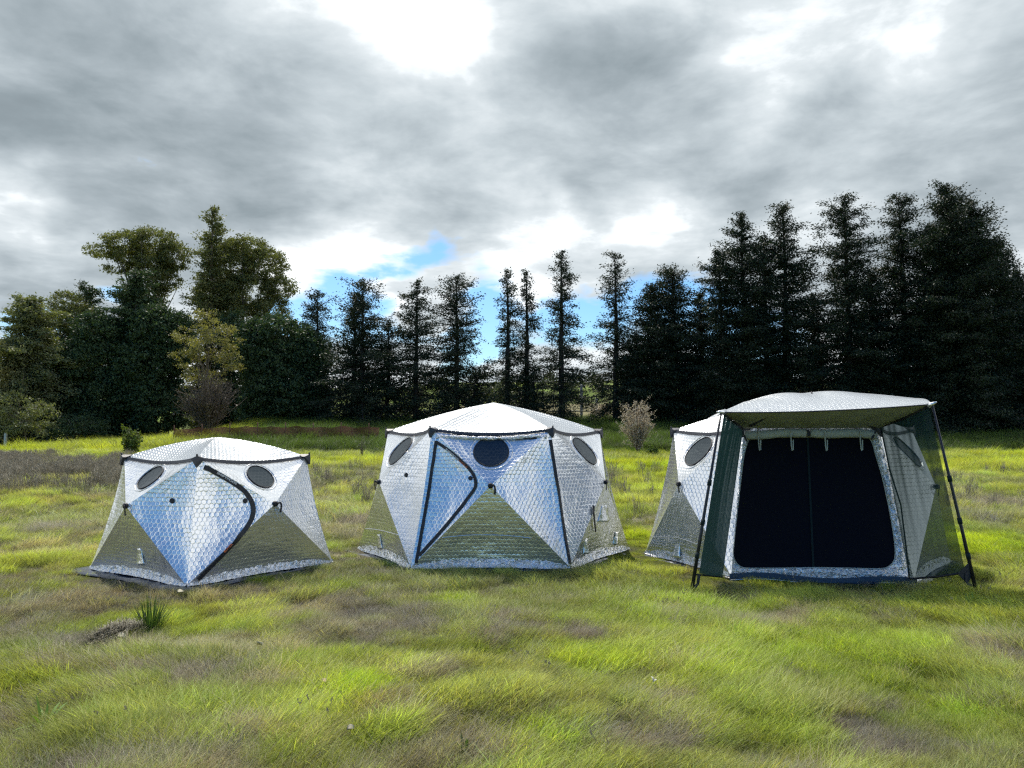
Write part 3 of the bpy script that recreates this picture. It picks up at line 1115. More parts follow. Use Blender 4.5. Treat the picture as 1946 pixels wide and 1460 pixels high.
# --- right tent: the doorway wall
def doorway():
    B0, B1, C0, C1 = t3.B[0], t3.B[1], t3.C[0], t3.C[1]
    nr = (B1 - B0).cross(C0 - B0).normalized()
    if nr.dot(t3.nrm[0]) < 0: nr = -nr

    def plane_pt(px, py):
        d = ray(px, py)
        t = (B0 - CAM).dot(nr) / d.dot(nr)
        return CAM + d * t
    inner_px = [(1420, 842), (1413, 870), (1407, 920), (1400, 980), (1395, 1030), (1393, 1052), (1397, 1067), (1407, 1077), (1422, 1080), (1480, 1080), (1545, 1079), (1610, 1080), (1672, 1081), (1688, 1077),
                (1698, 1067), (1701, 1050), (1697, 1010), (1688, 960), (1677, 910), (1664, 865), (1655, 838), (1640, 832), (1540, 831), (1435, 833)]
    # outer outline follows corner seams
    inner = [plane_pt(*p) for p in inner_px]
    O = lambda a, b, t: a * (1 - t) + b * t
    k = len(inner)
    # corresponding outer points
    outer = []
    ys = [p[1] for p in inner_px]
    for idx, (px, py) in enumerate(inner_px):
        if idx <= 5:
            outer.append(O(C0, B0, min(1, (py - 822) / 275)))
        elif idx <= 8:
            outer.append(O(B0, B1, (.0, .02, .05)[idx - 6]))
        elif idx <= 12:
            outer.append(O(B0, B1, (.3, .5, .7, .95)[idx - 9]))
        elif idx <= 14:
            outer.append(O(B0, B1, (.98, 1.0)[idx - 13]))
        elif idx <= 20:
            outer.append(O(C1, B1, min(1, (py - 822) / 275)))
        else:
            outer.append(O(C1, C0, (.03, .5, .97)[idx - 21]))
    # refine
    inn = resample([tuple(p) for p in inner + [inner[0]]], 161)[:-1]
    # pair outer points by the same parameter
    Pi = np.array([tuple(p) for p in inner + [inner[0]]])
    Po = np.array([tuple(p) for p in outer + [outer[0]]])
    Li = np.concatenate([[0], np.cumsum(np.linalg.norm(np.diff(Pi, axis=0), axis=1))])
    q = np.linspace(0, Li[-1], 160, endpoint=False)
    out = np.stack([np.interp(q, Li, Po[:, j]) for j in range(3)], 1)
    nrm = np.array(nr)
    rg = np.random.default_rng(4)
    rings = 8
    V, F, UV = [], [], []
    for r in range(rings + 1):
        t = r / rings
        base = out * (1 - t) + inn * t
        amp = .012 * math.sin(PI * t)
        w = rg.normal(0, 1, 160) * amp * .7
        V.append(base + nrm[None] * (w + .035 * math.sin(PI * t) * .6 + .004)[:, None])
        UV.append(np.stack([q, np.full(160, t * .15)], 1))
    V = np.concatenate(V); UV = np.concatenate(UV)
    for r in range(rings):
        for a in range(160):
            F.append((r * 160 + a, r * 160 + (a + 1) % 160, (r + 1) * 160 + (a + 1) % 160, (r + 1) * 160 + a))
    Fa = np.array(F)[:, ::-1]
    fr = link('door_frame', np_mesh('door_frame', V, Fa, uv=UV), M['foil_crinkle'], t3.root)
    # door mesh: two leaves meeting at a centre zip
    mid_t = plane_pt(1535, 831); mid_b = plane_pt(1546, 1080)
    split_x = lambda p: ((p - mid_b).dot((B1 - B0).normalized()) - ((mid_t - mid_b).dot((B1 - B0).normalized())) * ((p - mid_b).z / (mid_t - mid_b).z))
    ins = [Vector(p) for p in inn]
    for side in (-1, 1):
        pts = [p - nr * .012 for p in ins if split_x(p) * side > .004]
        # order round the centre
        c = sum(pts, Vector()) / len(pts)
        pts += [mid_t - nr * .012 + (B1 - B0).normalized() * .004 * side, mid_b - nr * .012 + (B1 - B0).normalized() * .004 * side]
        ex = (B1 - B0).normalized(); ey = ex.cross(nr)
        pts.sort(key=lambda p: math.atan2((p - c).dot(ey), (p - c).dot(ex)))
        V = pts + [c - nr * .02]
        F = [(i, (i + 1) % len(pts), len(pts)) for i in range(len(pts))]
        link('door_mesh', mesh_py('door_mesh', V, F), M['door_mesh'], t3.root, smooth=False)
    P = [mid_t * (1 - t) + mid_b * t - nr * .008 for t in np.linspace(0, 1, 12)]
    ribbon('door_zipper', P, [nr] * 12, .022, .008, M['green_web'], t3.root)
    edge = [tuple(Vector(p) + nr * .006) for p in inn] + [tuple(Vector(inn[0]) + nr * .006)]
    tube('door_piping', edge, .006, M['pale_bark'] if False else M['canvas'], t3.root, 5)
    # dark sill under the frame
    P = [B0 * (1 - t) + B1 * t + nr * .03 + Vector((0, 0, -.01 + .02 * math.sin(t * 9))) for t in np.linspace(-.01, 1.01, 30)]
    ribbon('door_sill', P, [nr] * 30, .07, .01, M['navy'], t3.root)
    P = [B0 * (1 - t) + B1 * t + nr * .05 + Vector((0, 0, -.045 + .02 * math.sin(t * 9))) for t in np.linspace(-.01, 1.01, 30)]
    tube('sill_edge', [tuple(p) for p in P], .006, M['foil_soft'], t3.root, 6)
    # rolled-up privacy flaps over the doorway
    for (a, b) in (((1414, 827), (1530, 823)), ((1538, 823), (1662, 826))):
        A = plane_pt(*a) + nr * .05; Bp = plane_pt(*b) + nr * .05
        pts = [tuple(A * (1 - t) + Bp * t - Vector((0, 0, .008 * math.sin(t * 7)))) for t in np.linspace(0, 1, 16)]
        V, F = tube_np(pts, .05, 14)
        V = np.array(V); cz = V[:, 2].mean()
        V[:, 2] -= .01
        fl = link('rolled_flap', mesh_py('rolled_flap', V, F), M['canvas'], t3.root)
    for px in (1440, 1501, 1565, 1631):
        A = plane_pt(px, 833) + nr * .105
        pts = resample([tuple(A + Vector((0, 0, .06))), tuple(A + Vector((-.006, 0, -.04))), tuple(A + Vector((.002, 0, -.15))), tuple(A + Vector((.014, 0, -.155))), tuple(A + Vector((.018, 0, -.04)))], 14)
        ribbon('toggle_loop', pts, [nr] * 14, .012, .004, M['canvas'], t3.root)
    for (a, b) in (((1408, 822), (1417, 842)), ((1662, 820), (1652, 838)), ((1532, 820), (1534, 832))):
        A = plane_pt(*a) + nr * .09; Bp = plane_pt(*b) + nr * .09
        ribbon('flap_strap', [A, (A + Bp) / 2, Bp], [nr] * 3, .03 if a[0] == 1532 else .018, .006, M['black'], t3.root)
    return nr


door_n = doorway()


# ------------------------------------------------------------------ awning on the right tent
def awning():
    PL = at(1371, 783, 8.0); PR = at(1771, 768, 7.72)
    AL = Vector(ground_pt(1313, 1127)); AR = Vector(ground_pt(1858, 1132))
    root = empty('awning', (AL + AR) / 2, 'awning with pale roof, black poles and sheer green side nets before the doorway', 'awning')
    CL, CR = t3.C[0], t3.C[1]
    apex = t3.apex
    # roof sheet: front edge rises over a crest, then falls on to the tent roof
    crest_px = [(1412, 766), (1438, 757), (1474, 750), (1505, 747), (1544, 747), (1575, 745), (1606, 744.5), (1640, 746.5), (1680, 752), (1728, 760)]
    nU, nV = 40, 22
    crest = resample([tuple(at(px, py, 8.75 - .1 * i / 9)) for i, (px, py) in enumerate(crest_px)], nU + 1)
    cr0 = PL + (Vector(crest[0]) - PL) * .3
    rg = random.Random(9)
    front = []
    for i in range(nU + 1):
        t = i / nU
        p = PL * (1 - t) + PR * t + Vector((0, 0, -.022)) * (4 * t * (1 - t))
        p = p + Vector((0, .14 * 4 * t * (1 - t), 0))
        front.append(p)
    back = []
    BL = Vector((CL.x - .25, CL.y + .75, CL.z + .10)); BR = Vector((CR.x + .28, CR.y + .75, CR.z + .10))
    for i in range(nU + 1):
        t = i / nU
        p = BL * (1 - t) + BR * t + Vector((0, 0, .26 * (4 * t * (1 - t)) ** .8))
        back.append(p)
    V, UV, F = [], [], []
    for v in range(nV + 1):
        s = v / nV
        for i in range(nU + 1):
            t = i / nU
            a, b, c = front[i], Vector(crest[i]), back[i]
            # end columns are pulled to the pole tip so the roof has hipped ends
            # quadratic through three stations
            p = a * ((1 - s) * (1 - 2 * s)) + b * (4 * s * (1 - s)) + c * (s * (2 * s - 1))
            p = p + Vector((0, 0, .006 * math.sin(t * 21 + s * 5) * math.sin(PI * s)))
            V.append(p)
            UV.append(((t) * 2.3, s * 1.6))
    for v in range(nV):
        for i in range(nU):
            k0 = v * (nU + 1) + i
            F.append((k0, k0 + 1, k0 + nU + 2, k0 + nU + 1))
    o = link('roof_sheet', np_mesh('roof_sheet', np.array([tuple(p) for p in V]), np.array(F), uv=np.array(UV)), M['foil_roof'], root)
    # lining under the roof: from the front edge back and down to the doorway header
    V, UV, F = [], [], []
    hl = CL + door_n * .06 + Vector((0, 0, -.01)); hr = CR + door_n * .06 + Vector((0, 0, -.01))
    nV = 12
    for v in range(nV + 1):
        s = v / nV
        for i in range(nU + 1):
            t = i / nU
            a = front[i] + Vector((0, .004, -.006)); b = hl * (1 - t) + hr * t
            p = a * (1 - s) + b * s
            p = p + Vector((0, 0, -.018 * math.sin(PI * s) * (1 - (2 * t - 1) ** 4))) + Vector((0, 0, .008 * math.sin(t * 30 + s * 3) * math.sin(PI * s)))
            V.append(p); UV.append((t * 2.3, s))
    for v in range(nV):
        for i in range(nU):
            k0 = v * (nU + 1) + i
            F.append((k0, k0 + nU + 1, k0 + nU + 2, k0 + 1))
    link('roof_lining', np_mesh('roof_lining', np.array([tuple(p) for p in V]), np.array(F), uv=np.array(UV)), M['lining'], root)
    # front edge binding
    tube('front_binding', [tuple(p + Vector((0, 0, -.004))) for p in front], .007, M['tape'], root, 6)
    # corner ears past the poles
    for c, px, py, Y in ((PL, 1362, 783, 7.95), (PR, 1780, 764, 7.68)):
        e = at(px, py, Y)
        d = (e - c)
        tube('corner_tab', [tuple(c - d * .8), tuple(c), tuple(e)], [.03, .02, .006], M['foil_soft'], root, 8)
    # spreader straps seen on the lining
    for a, b in (((1468, 785), (1425, 810)), ((1607, 783), (1664, 814)), ((1404, 810), (1412, 816))):
        A = at(a[0], a[1], 8.1); Bq = at(b[0], b[1], 8.5)
        ribbon('lining_strap', [A, (A + Bq) / 2, Bq], [Vector((0, -.6, -.8))] * 3, .03, .01, M['tape'], root)
    # poles
    for T, A in ((PL, AL), (PR, AR)):
        d = (A - T)
        o = tube('pole', [tuple(T + Vector((0, 0, .01))), tuple(T + d * .33), tuple(T + d * .66), tuple(A - Vector((0, 0, .03)))], [.011, .014, .016, .019], M['pole'], root, 10)
        for f in (.40, .62, .80):
            c = T + d * f
            u = d.normalized()
            j = tube('pole_clip', [tuple(c - u * .03), tuple(c + u * .03)], .022, M['green_web'], root, 8)
            sub(j, o)
    # side nets, pleated where they hang
    def net(quad, amp, folds, name='side_net', N=60, W=26):
        a, b, c, d = quad       # a top-front, b top-back, c bottom-back, d bottom-front
        V, F, UV = [], [], []
        n = (b - a).cross(d - a).normalized()
        for v in range(N + 1):
            s = v / N
            for i in range(W * 3 + 1):
                t = i / (W * 3)
                p = (a * (1 - t) + b * t) * (1 - s) + (d * (1 - t) + c * t) * s
                taper = (1 - s) ** 1.3 * .9 + .1
                f = math.sin(t * folds + 1.3 * math.sin(s * 3)) + .5 * math.sin(t * folds * 2.3 + 2)
                inward = math.sin(PI * t) * .03 * math.sin(PI * s)
                p = p + n * (amp * f * taper * min(1, 8 * min(t, 1 - t))) + n * inward
                V.append(p); UV.append((t, s))
        w = W * 3 + 1
        for v in range(N):
            for i in range(W * 3):
                F.append((v * w + i, v * w + i + 1, (v + 1) * w + i + 1, (v + 1) * w + i))
        return link(name, np_mesh(name, np.array([tuple(p) for p in V]), np.array(F), uv=np.array(UV)), M['net'], root)
    up = Vector((0, 0, 1))
    dl = (AL - PL)
    net((PL + Vector((.03, .02, -.03)), CL + door_n * .07, at(1373, 1097, 8.42), PL + dl * .90 + Vector((.06, .04, 0))), .0025, 24)
    dr = (AR - PR)
    qr = (PR + Vector((-.02, .02, -.02)), CR + door_n * .06, at(1728, 1100, 8.10), PR + dr * .885 + Vector((-.05, .03, 0)))
    net(qr, .006, 20)
    tube('net_binding', [tuple(qr[2] + Vector((0, -.01, 0))), tuple((qr[2] + qr[3]) / 2 + Vector((0, -.01, -.01))), tuple(qr[3] + Vector((0, -.01, 0)))], .012, M['black'], root, 6)
    tube('net_binding', [tuple(qr[0]), tuple((qr[0] + qr[1]) / 2 + Vector((0, 0, -.02))), tuple(qr[1])], .011, M['black'], root, 6)
    tube('net_binding', [tuple(qr[1]), tuple(at(1690, 890, 8.42)), tuple(at(1712, 960, 8.32)), tuple(at(1722, 1040, 8.2)), tuple(qr[2])], .008, M['black'], root, 6)
    ql = (PL, CL + door_n * .07)
    tube('net_binding', [tuple(ql[0]), tuple((ql[0] + ql[1]) / 2 + Vector((0, 0, -.02))), tuple(ql[1])], .013, M['black'], root, 6)
    tube('net_binding', [tuple(at(1373, 1097, 8.42)), tuple(PL + dl * .90)], .010, M['green_web'], root, 6)
    # corner straps to the pole feet
    s0 = PR + dr * .885
    P = resample([tuple(s0 + Vector((-.06, 0, 0))), tuple(s0 + dr * .03 + Vector((-.07, 0, -.03))), tuple(AR - dr * .03 + Vector((-.04, 0, .03)))], 12)
    ribbon('ground_strap', P, [Vector((0, -1, 0))] * 12, .022, .006, M['black'], root)
    V = [s0 + Vector((-.14, .0, -.01)), s0 + Vector((-.02, 0, .10)), s0 + Vector((.015, 0, 0)), s0 + Vector((-.05, 0, -.11))]
    V = V + [v + Vector((0, .008, 0)) for v in V]
    link('corner_gusset', mesh_py('corner_gusset', V, [(0, 3, 2, 1), (4, 5, 6, 7), (0, 1, 5, 4), (1, 2, 6, 5), (2, 3, 7, 6), (3, 0, 4, 7)]), M['black'], root, smooth=False)
    s1 = PL + dl * .90
    ribbon('ground_strap', [s1 + Vector((.05, 0, 0)), s1 + dl * .04 + Vector((.05, 0, -.02)), AL + Vector((.035, 0, .05))], [Vector((0, -1, 0))] * 3, .03, .006, M['black'], root)
    tube('roof_fin', [tuple(at(1543, 750, 8.7)), tuple(at(1542, 744.5, 8.72))], [.02, .004], M['black'], root, 6)
    return root


awning()


# ------------------------------------------------------------------ ground sheets
SHEETS = []


def groundsheet(pts, z, label):
    rg = random.Random(len(label))
    c = sum((Vector(p) for p in pts), Vector()) / len(pts)
    ring = resample([(*p[:2], 0) for p in pts] + [(*pts[0][:2], 0)], 73)[:-1]
    V = []
    for f in (1.0, .97, .9, .6):
        for p in ring:
            q = c + (Vector(p) - c) * f
            V.append(Vector((q.x, q.y, float(ground_h(q.x, q.y)) * 0 + z + (rg.uniform(0, .02) if f < 1 else rg.uniform(-.012, .008)))))
    V.append(Vector((c.x, c.y, z)))
    n = len(ring); F = []
    for k in range(3):
        for i in range(n):
            F.append((k * n + i, k * n + (i + 1) % n, (k + 1) * n + (i + 1) % n, (k + 1) * n + i))
    for i in range(n):
        F.append((3 * n + i, 3 * n + (i + 1) % n, 4 * n, 4 * n))
    o = link('groundsheet', mesh_py('groundsheet', V, F), M['navy'])
    md = o.modifiers.new('thick', 'SOLIDIFY'); md.thickness = .006
    SHEETS.append([(p[0], p[1]) for p in pts])
    return tag(o, label, 'groundsheet', 'navy groundsheets spread under the tents')


def sheet_from(t, extra):
    pts = []
    for i in range(t.n):
        r = (t.B[i] - t.c).to_2d().to_3d()
        pts.append(t.c + r * extra[i])
        j = (i + 1) % t.n
        m = (t.B[i] + t.B[j]) / 2 - t.c; m.z = 0
        pts.append(t.c + m * ((extra[i] + extra[j]) / 2 * .99))
    return [(p.x, p.y, 0) for p in pts]


# ------------------------------------------------------------------ trees
def leaves_mesh(name, C, size, rng, D=None, aspect=.45, tone=None, tri=False):
    """one small leaf face at every centre C; D gives long axes"""
    n = len(C)
    if D is None:
        D = rng.normal(0, 1, (n, 3))
    D = D / (np.linalg.norm(D, axis=1)[:, None] + 1e-9)
    U = rng.normal(0, 1, (n, 3))
    S = np.cross(D, U); S /= np.linalg.norm(S, axis=1)[:, None] + 1e-9
    L = (size * rng.uniform(.6, 1.4, n))[:, None]
    a = C - D * L * .5
    b = C + S * L * aspect * .5 + D * L * .05
    c = C + D * L * .5
    d = C - S * L * aspect * .5 + D * L * .05
    V = np.stack([a, b, c, d], 1).reshape(-1, 3)
    F = np.arange(n * 4).reshape(-1, 4)
    if tone is None: tone = rng.random(n)
    return np_mesh(name, V, F, attrs={'tone': ('FLOAT', 'FACE', tone)})


def conifer(pxc, ytop, wpx, Y, label, seed, mat='redwood', bark='bark', name='redwood_tree', cat='tree', dens=1.0, bare=.06, lean=0.0, profile='redwood', group=None, twin=None, fill=1.0, leaf=.135, droop=.3):
    rng = np.random.default_rng(seed)
    top = at(pxc, ytop, Y)
    bx = top.x + lean
    gz = float(ground_h(bx, Y))
    H = top.z - gz
    W = wpx / 1462 * Y
    root = empty(name, (bx, Y, gz), label, cat, group)
    # trunk
    n = 14
    tt = np.linspace(0, 1, n)
    wob = np.cumsum(rng.normal(0, .02, (n, 2)), axis=0) * (tt * (1 - tt) * 4)[:, None]
    trunk = np.stack([bx + (top.x - bx) * tt + wob[:, 0], Y + wob[:, 1], gz - .2 + (H + .2) * tt], 1)
    r0 = .014 * H + .06
    lst = [(trunk, r0 * (1 - tt) ** .8 + .012)]
    tr_x = lambda t: np.interp(t, tt, trunk[:, 0]); tr_y = lambda t: np.interp(t, tt, trunk[:, 1])
    # an uneven silhouette from bands of longer and shorter boughs
    band = rng.uniform(.6, 1.2, 26)
    nb = int((36 + H * 14) * dens)
    C, D, T = [], [], []
    br = []
    for i in range(nb):
        s = (i + rng.random()) / nb                      # 0 top .. 1 bottom
        s = s ** .85
        t = 1 - s * (1 - bare)
        if profile == 'redwood':
            prof = min(1, .20 + .95 * s ** .62) * min(1, .45 + s * 12) * (1 - .10 * max(0, s - .8) / .2)
        elif profile == 'cone':
            prof = .10 + .95 * s ** .9
        elif profile == 'broad':
            prof = min(1, .35 + 1.5 * s ** .7)
        elif profile == 'open':
            prof = min(1, .18 + .5 * s ** .5 + .4 * s) * min(1, .5 + s * 12)
        bnd = np.interp(s * 25, np.arange(26), band)
        ln = W / 2 * prof * bnd * (rng.uniform(.35, 1.0) if rng.random() < .8 else rng.uniform(.95, 1.3))
        az = rng.uniform(0, 2 * PI)
        z0 = gz + H * t
        up = .55 * (1 - s) + .12 - droop * 1.3 * s + rng.normal(0, .22)
        k = 6
        q = np.linspace(0, 1, k)
        hx = np.cos(az) * ln * q; hy = np.sin(az) * ln * q
        hz = ln * (up * q - droop * 1.1 * q ** 2 + .22 * q ** 3)
        P = np.stack([tr_x(t) + hx, tr_y(t) + hy, z0 + hz], 1)
        if ln > .35: br.append((P, .010 + .012 * ln * (1 - q)))
        m = max(4, int(ln * 9))
        start = .22 if s < .6 else .30
        for f in rng.uniform(start, 1.03, m):
            c = np.array([np.interp(f, q, P[:, j]) for j in range(3)])
            nl = int(rng.integers(8, 16) * fill)
            wid = .08 + .16 * (1 - abs(f - .6)) * min(1.6, ln)
            cc = c + rng.normal(0, 1, (nl, 3)) * np.array([wid, wid, .10])
            C.append(cc)
            dd = rng.normal(0, .6, (nl, 3)) + np.array([np.cos(az), np.sin(az), -.15])
            D.append(dd)
            T.append(np.full(nl, rng.uniform(.0, 1)) * .6 + rng.random(nl) * .4)
    # leader tuft
    nl = int(26 * fill)
    C.append(np.stack([rng.normal(0, .07, nl) + top.x, rng.normal(0, .07, nl) + Y, gz + H - rng.uniform(0, .5, nl) * 1.0], 1)); D.append(rng.normal(0, .5, (nl, 3)) + [0, 0, 1]); T.append(rng.random(nl))
    C = np.concatenate(C); D = np.concatenate(D); T = np.concatenate(T)
    multi_tube('trunk', lst, M[bark], root, 8)
    b = multi_tube('boughs', br, M[bark], root, 4); b['kind'] = 'stuff'
    me = leaves_mesh('crown', C, leaf, rng, D, .42, T)
    o = link('crown', me, M[mat], root, smooth=False)
    o['kind'] = 'stuff'
    return root


# (centre x, top y, width px, distance, seed, options, label)
CON = [
    (603, 553, 46, 54, 11, dict(profile='broad', dens=.7, bare=.35), 'slim conifer peeping out behind the round dark evergreen'),
    (690, 535, 112, 50, 12, dict(dens=1.1), 'first full redwood right of the round evergreen, twin-topped and broad'),
    (672, 570, 84, 51, 13, dict(dens=.8), 'shorter redwood crowding the left side of the first broad one'),
    (738, 612, 74, 50, 14, dict(dens=.9), 'short thin redwood between the first broad one and its taller neighbour'),
    (793, 535, 92, 50, 15, dict(bare=.05), 'redwood with a flat bushy head above the left shoulder of the middle tent'),
    (868, 528, 100, 50, 16, dict(dens=1.15), 'dense redwood with a straight bare-sided tip behind the middle tent'),
    (905, 700, 80, 50.5, 17, dict(dens=.7, profile='broad'), 'low dark redwood filling the gap behind the middle tent roof'),
    (963, 515, 72, 50, 18, dict(dens=.75, profile='open'), 'left one of a close pair of thin redwoods over the middle tent apex'),
    (1000, 516, 66, 50.5, 19, dict(dens=.75, profile='open'), 'right one of a close pair of thin redwoods with a bare-twig tip'),
    (1015, 700, 70, 50, 20, dict(dens=.6, profile='broad'), 'low bushy redwood at the foot of the thin pair'),
    (1067, 479, 92, 50, 21, dict(dens=.9, profile='open'), 'tallest slender redwood right of the thin pair with blue sky beside it'),
    (1168, 482, 92, 50, 22, dict(dens=.85, profile='open'), 'slender ragged redwood standing alone just behind and left of the blossoming shrub'),
    (1235, 545, 90, 49, 23, dict(dens=1.2), 'left shoulder redwood of the dark block right of the blossoming shrub'),
    (1277, 513, 104, 49, 24, dict(dens=1.35), 'bushy redwood with a pointed head right of the blossoming shrub'),
    (1365, 480, 90, 47, 25, dict(dens=1.1), 'redwood rising directly over the left corner of the awning'),
    (1409, 409, 92, 47, 26, dict(dens=1.15), 'tall redwood with a knobbly club-shaped head over the awning left edge'),
    (1450, 450, 76, 47.5, 27, dict(dens=1.0), 'redwood squeezed between two taller ones over the awning'),
    (1486, 393, 100, 47, 28, dict(dens=1.05), 'tall redwood with open see-through sides above the doorway'),
    (1604, 374, 116, 46, 29, dict(dens=1.05), 'tall broad redwood left of the widest gap, over the awning right half'),
    (1655, 520, 100, 46.5, 30, dict(dens=1.3), 'shorter dark redwood under the gap between two tall ones'),
    (1707, 375, 116, 46, 31, dict(dens=1.0, profile='open'), 'tall redwood with lacy see-through top behind the right pole'),
    (1797, 354, 130, 44, 32, dict(dens=1.6), 'tallest and densest redwood of the whole row'),
    (1842, 385, 110, 44.5, 33, dict(dens=1.5), 'redwood pressed against the right side of the tallest one'),
    (1768, 430, 110, 45, 34, dict(dens=1.4), 'redwood pressed against the left side of the tallest one'),
    (1893, 455, 90, 45, 35, dict(dens=1.2), 'redwood stepping down right of the tallest one'),
    (1930, 515, 90, 46, 36, dict(dens=1.2), 'last redwood cut by the right picture edge'),
    (1545, 560, 70, 48, 37, dict(dens=.8, profile='open'), 'thin short redwood in the widest gap of the right block'),
    (1330, 560, 80, 49, 38, dict(dens=1.1), 'short redwood filling between the pointed head and the awning corner'),
    (1210, 640, 60, 50, 39, dict(dens=1.1), 'lowest redwood of the block, just above the blossoming shrub'),
    (1985, 520, 120, 45, 40, dict(dens=1.2), 'redwood mostly outside the frame at the far right'),
]
for i, (x, y, w, Y, sd, kw, lab) in enumerate(CON):
    big = x > 1200
    kw['dens'] = kw.get('dens', 1.0) * (1.4 if big else 1.12)
    w = w * (1.62 if big else 1.5 if kw.get('profile') != 'open' else 1.3)
    conifer(x, y, w, Y, lab, sd, group='redwoods in a row behind the meadow', fill=1.25 if big else 1.0, **kw)


def blob_tree(name, base_px, Y, blobs, label, seed, mat, bark='pale_bark', cat='tree', leaf=.16, dens=1.0, trunk_r=.25, limbs=True, group=None, depth=1.0, clump=.42, base_y=None, twiggy=0):
    """a broadleaf tree: limbs run from the trunk to many leaf clumps spread through the given crown lobes"""
    rng = np.random.default_rng(seed)
    b = at(base_px, 800, Y)
    gz = float(ground_h(b.x, Y))
    base = np.array([b.x, Y, gz])
    root = empty(name, tuple(base), label, cat, group)
    C, D, T = [], [], []
    tips = []
    for (px, py, rx, ry) in blobs:
        c = np.array(at(px, py, Y)); RX = rx / 1462 * Y; RY = ry / 1462 * Y
        nc = max(6, int(dens * 9 * RX * RY / (clump ** 2) * 1.15))
        for _ in range(nc):
            v = rng.normal(0, 1, 3); v /= np.linalg.norm(v)
            rr = rng.uniform(.35, 1.0) ** .5
            cc = c + v * rr * np.array([RX, RX * depth, RY])
            if cc[2] < gz + .2: continue
            tips.append(cc)
            nl = int(rng.integers(28, 54))
            sz = clump * rng.uniform(.6, 1.25)
            C.append(cc + rng.normal(0, .5, (nl, 3)) * sz * np.array([1, 1, .6]))
            D.append(rng.normal(0, 1, (nl, 3)) + [0, 0, -.3])
            T.append(np.full(nl, rng.random()) * .55 + rng.random(nl) * .45)
    C = np.concatenate(C); D = np.concatenate(D); T = np.concatenate(T)
    top = np.array([t for t in tips])
    hi = top[:, 2].max()
    crown_c = np.array([top[:, 0].mean(), Y, gz + (hi - gz) * .45])
    mid = base * .5 + crown_c * .5 + np.array([rng.normal(0, .2), 0, 0])
    lst = [(resample([tuple(base - [0, 0, .2]), tuple(mid), tuple(crown_c)], 10), np.linspace(trunk_r, trunk_r * .5, 10))]
    multi_tube('trunk', lst, M[bark], root, 8)
    if limbs:
        lim = []
        sel = rng.choice(len(tips), min(len(tips), 22), replace=False)
        for i in sel:
            tp = tips[i]
            f = rng.uniform(.4, 1)
            s0 = mid * (1 - f) + crown_c * f
            m1 = s0 * .5 + tp * .5 + rng.normal(0, .25, 3) + np.array([0, 0, .25])
            P = resample([tuple(s0), tuple(m1), tuple(tp)], 8)
            lim.append((P, np.linspace(trunk_r * .26, .012, 8)))
        o = multi_tube('limbs', lim, M[bark], root, 5); o['kind'] = 'stuff'
    me = leaves_mesh('crown', C, leaf, rng, D, .5, T)
    o = link('crown', me, M[mat], root, smooth=False)
    o['kind'] = 'stuff'
    return root


G2 = 'trees of the left grove'
blob_tree('eucalyptus_tree', 268, 60, [(292, 462, 52, 28), (240, 462, 45, 22), (190, 478, 32, 12), (330, 490, 34, 30), (290, 505, 45, 28), (252, 492, 40, 16), (220, 512, 25, 8), (310, 530, 35, 25), (275, 560, 42, 30), (262, 600, 35, 30)],
          'eucalyptus with a leaning umbrella crown reaching left', 51, 'euc', 'pale_bark', group=G2, dens=1.15, trunk_r=.4)
blob_tree('eucalyptus_tree', 470, 61, [(470, 475, 45, 28), (505, 505, 42, 35), (440, 500, 50, 45), (535, 550, 28, 26), (470, 560, 60, 40), (420, 560, 50, 40), (510, 590, 40, 22), (455, 605, 60, 25)],
          'eucalyptus with a smooth domed crown right of the pointed conifer', 52, 'euc', 'pale_bark', group=G2, dens=1.15, trunk_r=.4)
conifer(404, 396, 112, 59, 'pointed pale conifer standing tallest in the left grove', 53, mat='euc', bark='mid_bark', name='conifer_tree', group=G2, dens=1.0, profile='redwood', leaf=.2)
conifer(55, 572, 150, 52, 'grey-green cedar with a dense cone shape near the left edge', 54, mat='cedar', bark='mid_bark', name='cedar_tree', group=G2, dens=2.2, profile='broad', leaf=.2, droop=.5, fill=1.4)
conifer(165, 545, 100, 60, 'dark drooping conifer top behind the left broad evergreen', 55, mat='evergreen', bark='mid_bark', name='conifer_tree', group=G2, dens=1.1, profile='broad', leaf=.2)
blob_tree('broadleaf_tree', 130, 58, [(128, 585, 35, 32), (115, 640, 36, 40), (150, 610, 36, 34), (140, 690, 45, 50)], 'pale olive broadleaf tree beside the grey-green cedar', 56, 'euc', 'mid_bark', group=G2, dens=.8)
blob_tree('evergreen_tree', 190, 54, [(190, 630, 52, 36), (170, 690, 64, 55), (205, 760, 62, 60), (150, 770, 50, 55), (190, 805, 70, 30)], 'broad dark evergreen reaching the ground left of the brown shrub', 57, 'evergreen', 'bark', group=G2, dens=1.3, leaf=.19, trunk_r=.3)
conifer(262, 520, 120, 55, 'dark layered conifer under the leaning eucalyptus', 58, mat='evergreen', bark='bark', name='conifer_tree', group=G2, dens=1.5, profile='broad', leaf=.2, fill=1.2)
blob_tree('evergreen_tree', 300, 54, [(300, 630, 52, 50), (280, 700, 62, 55), (300, 770, 60, 60), (330, 650, 42, 60), (250, 740, 50, 60)], 'dark evergreen mass directly behind the olive-yellow tree', 59, 'evergreen', 'bark', group=G2, dens=1.3, leaf=.19, trunk_r=.3)
blob_tree('evergreen_tree', 540, 52, [(530, 632, 62, 32), (500, 680, 52, 55), (585, 680, 46, 52), (545, 745, 82, 62), (600, 765, 32, 50), (500, 785, 46, 40), (480, 650, 30, 40), (540, 700, 70, 60)], 'round black-green evergreen right of the olive-yellow tree', 60, 'evergreen', 'bark', group=G2, dens=1.7, trunk_r=.3, leaf=.19)
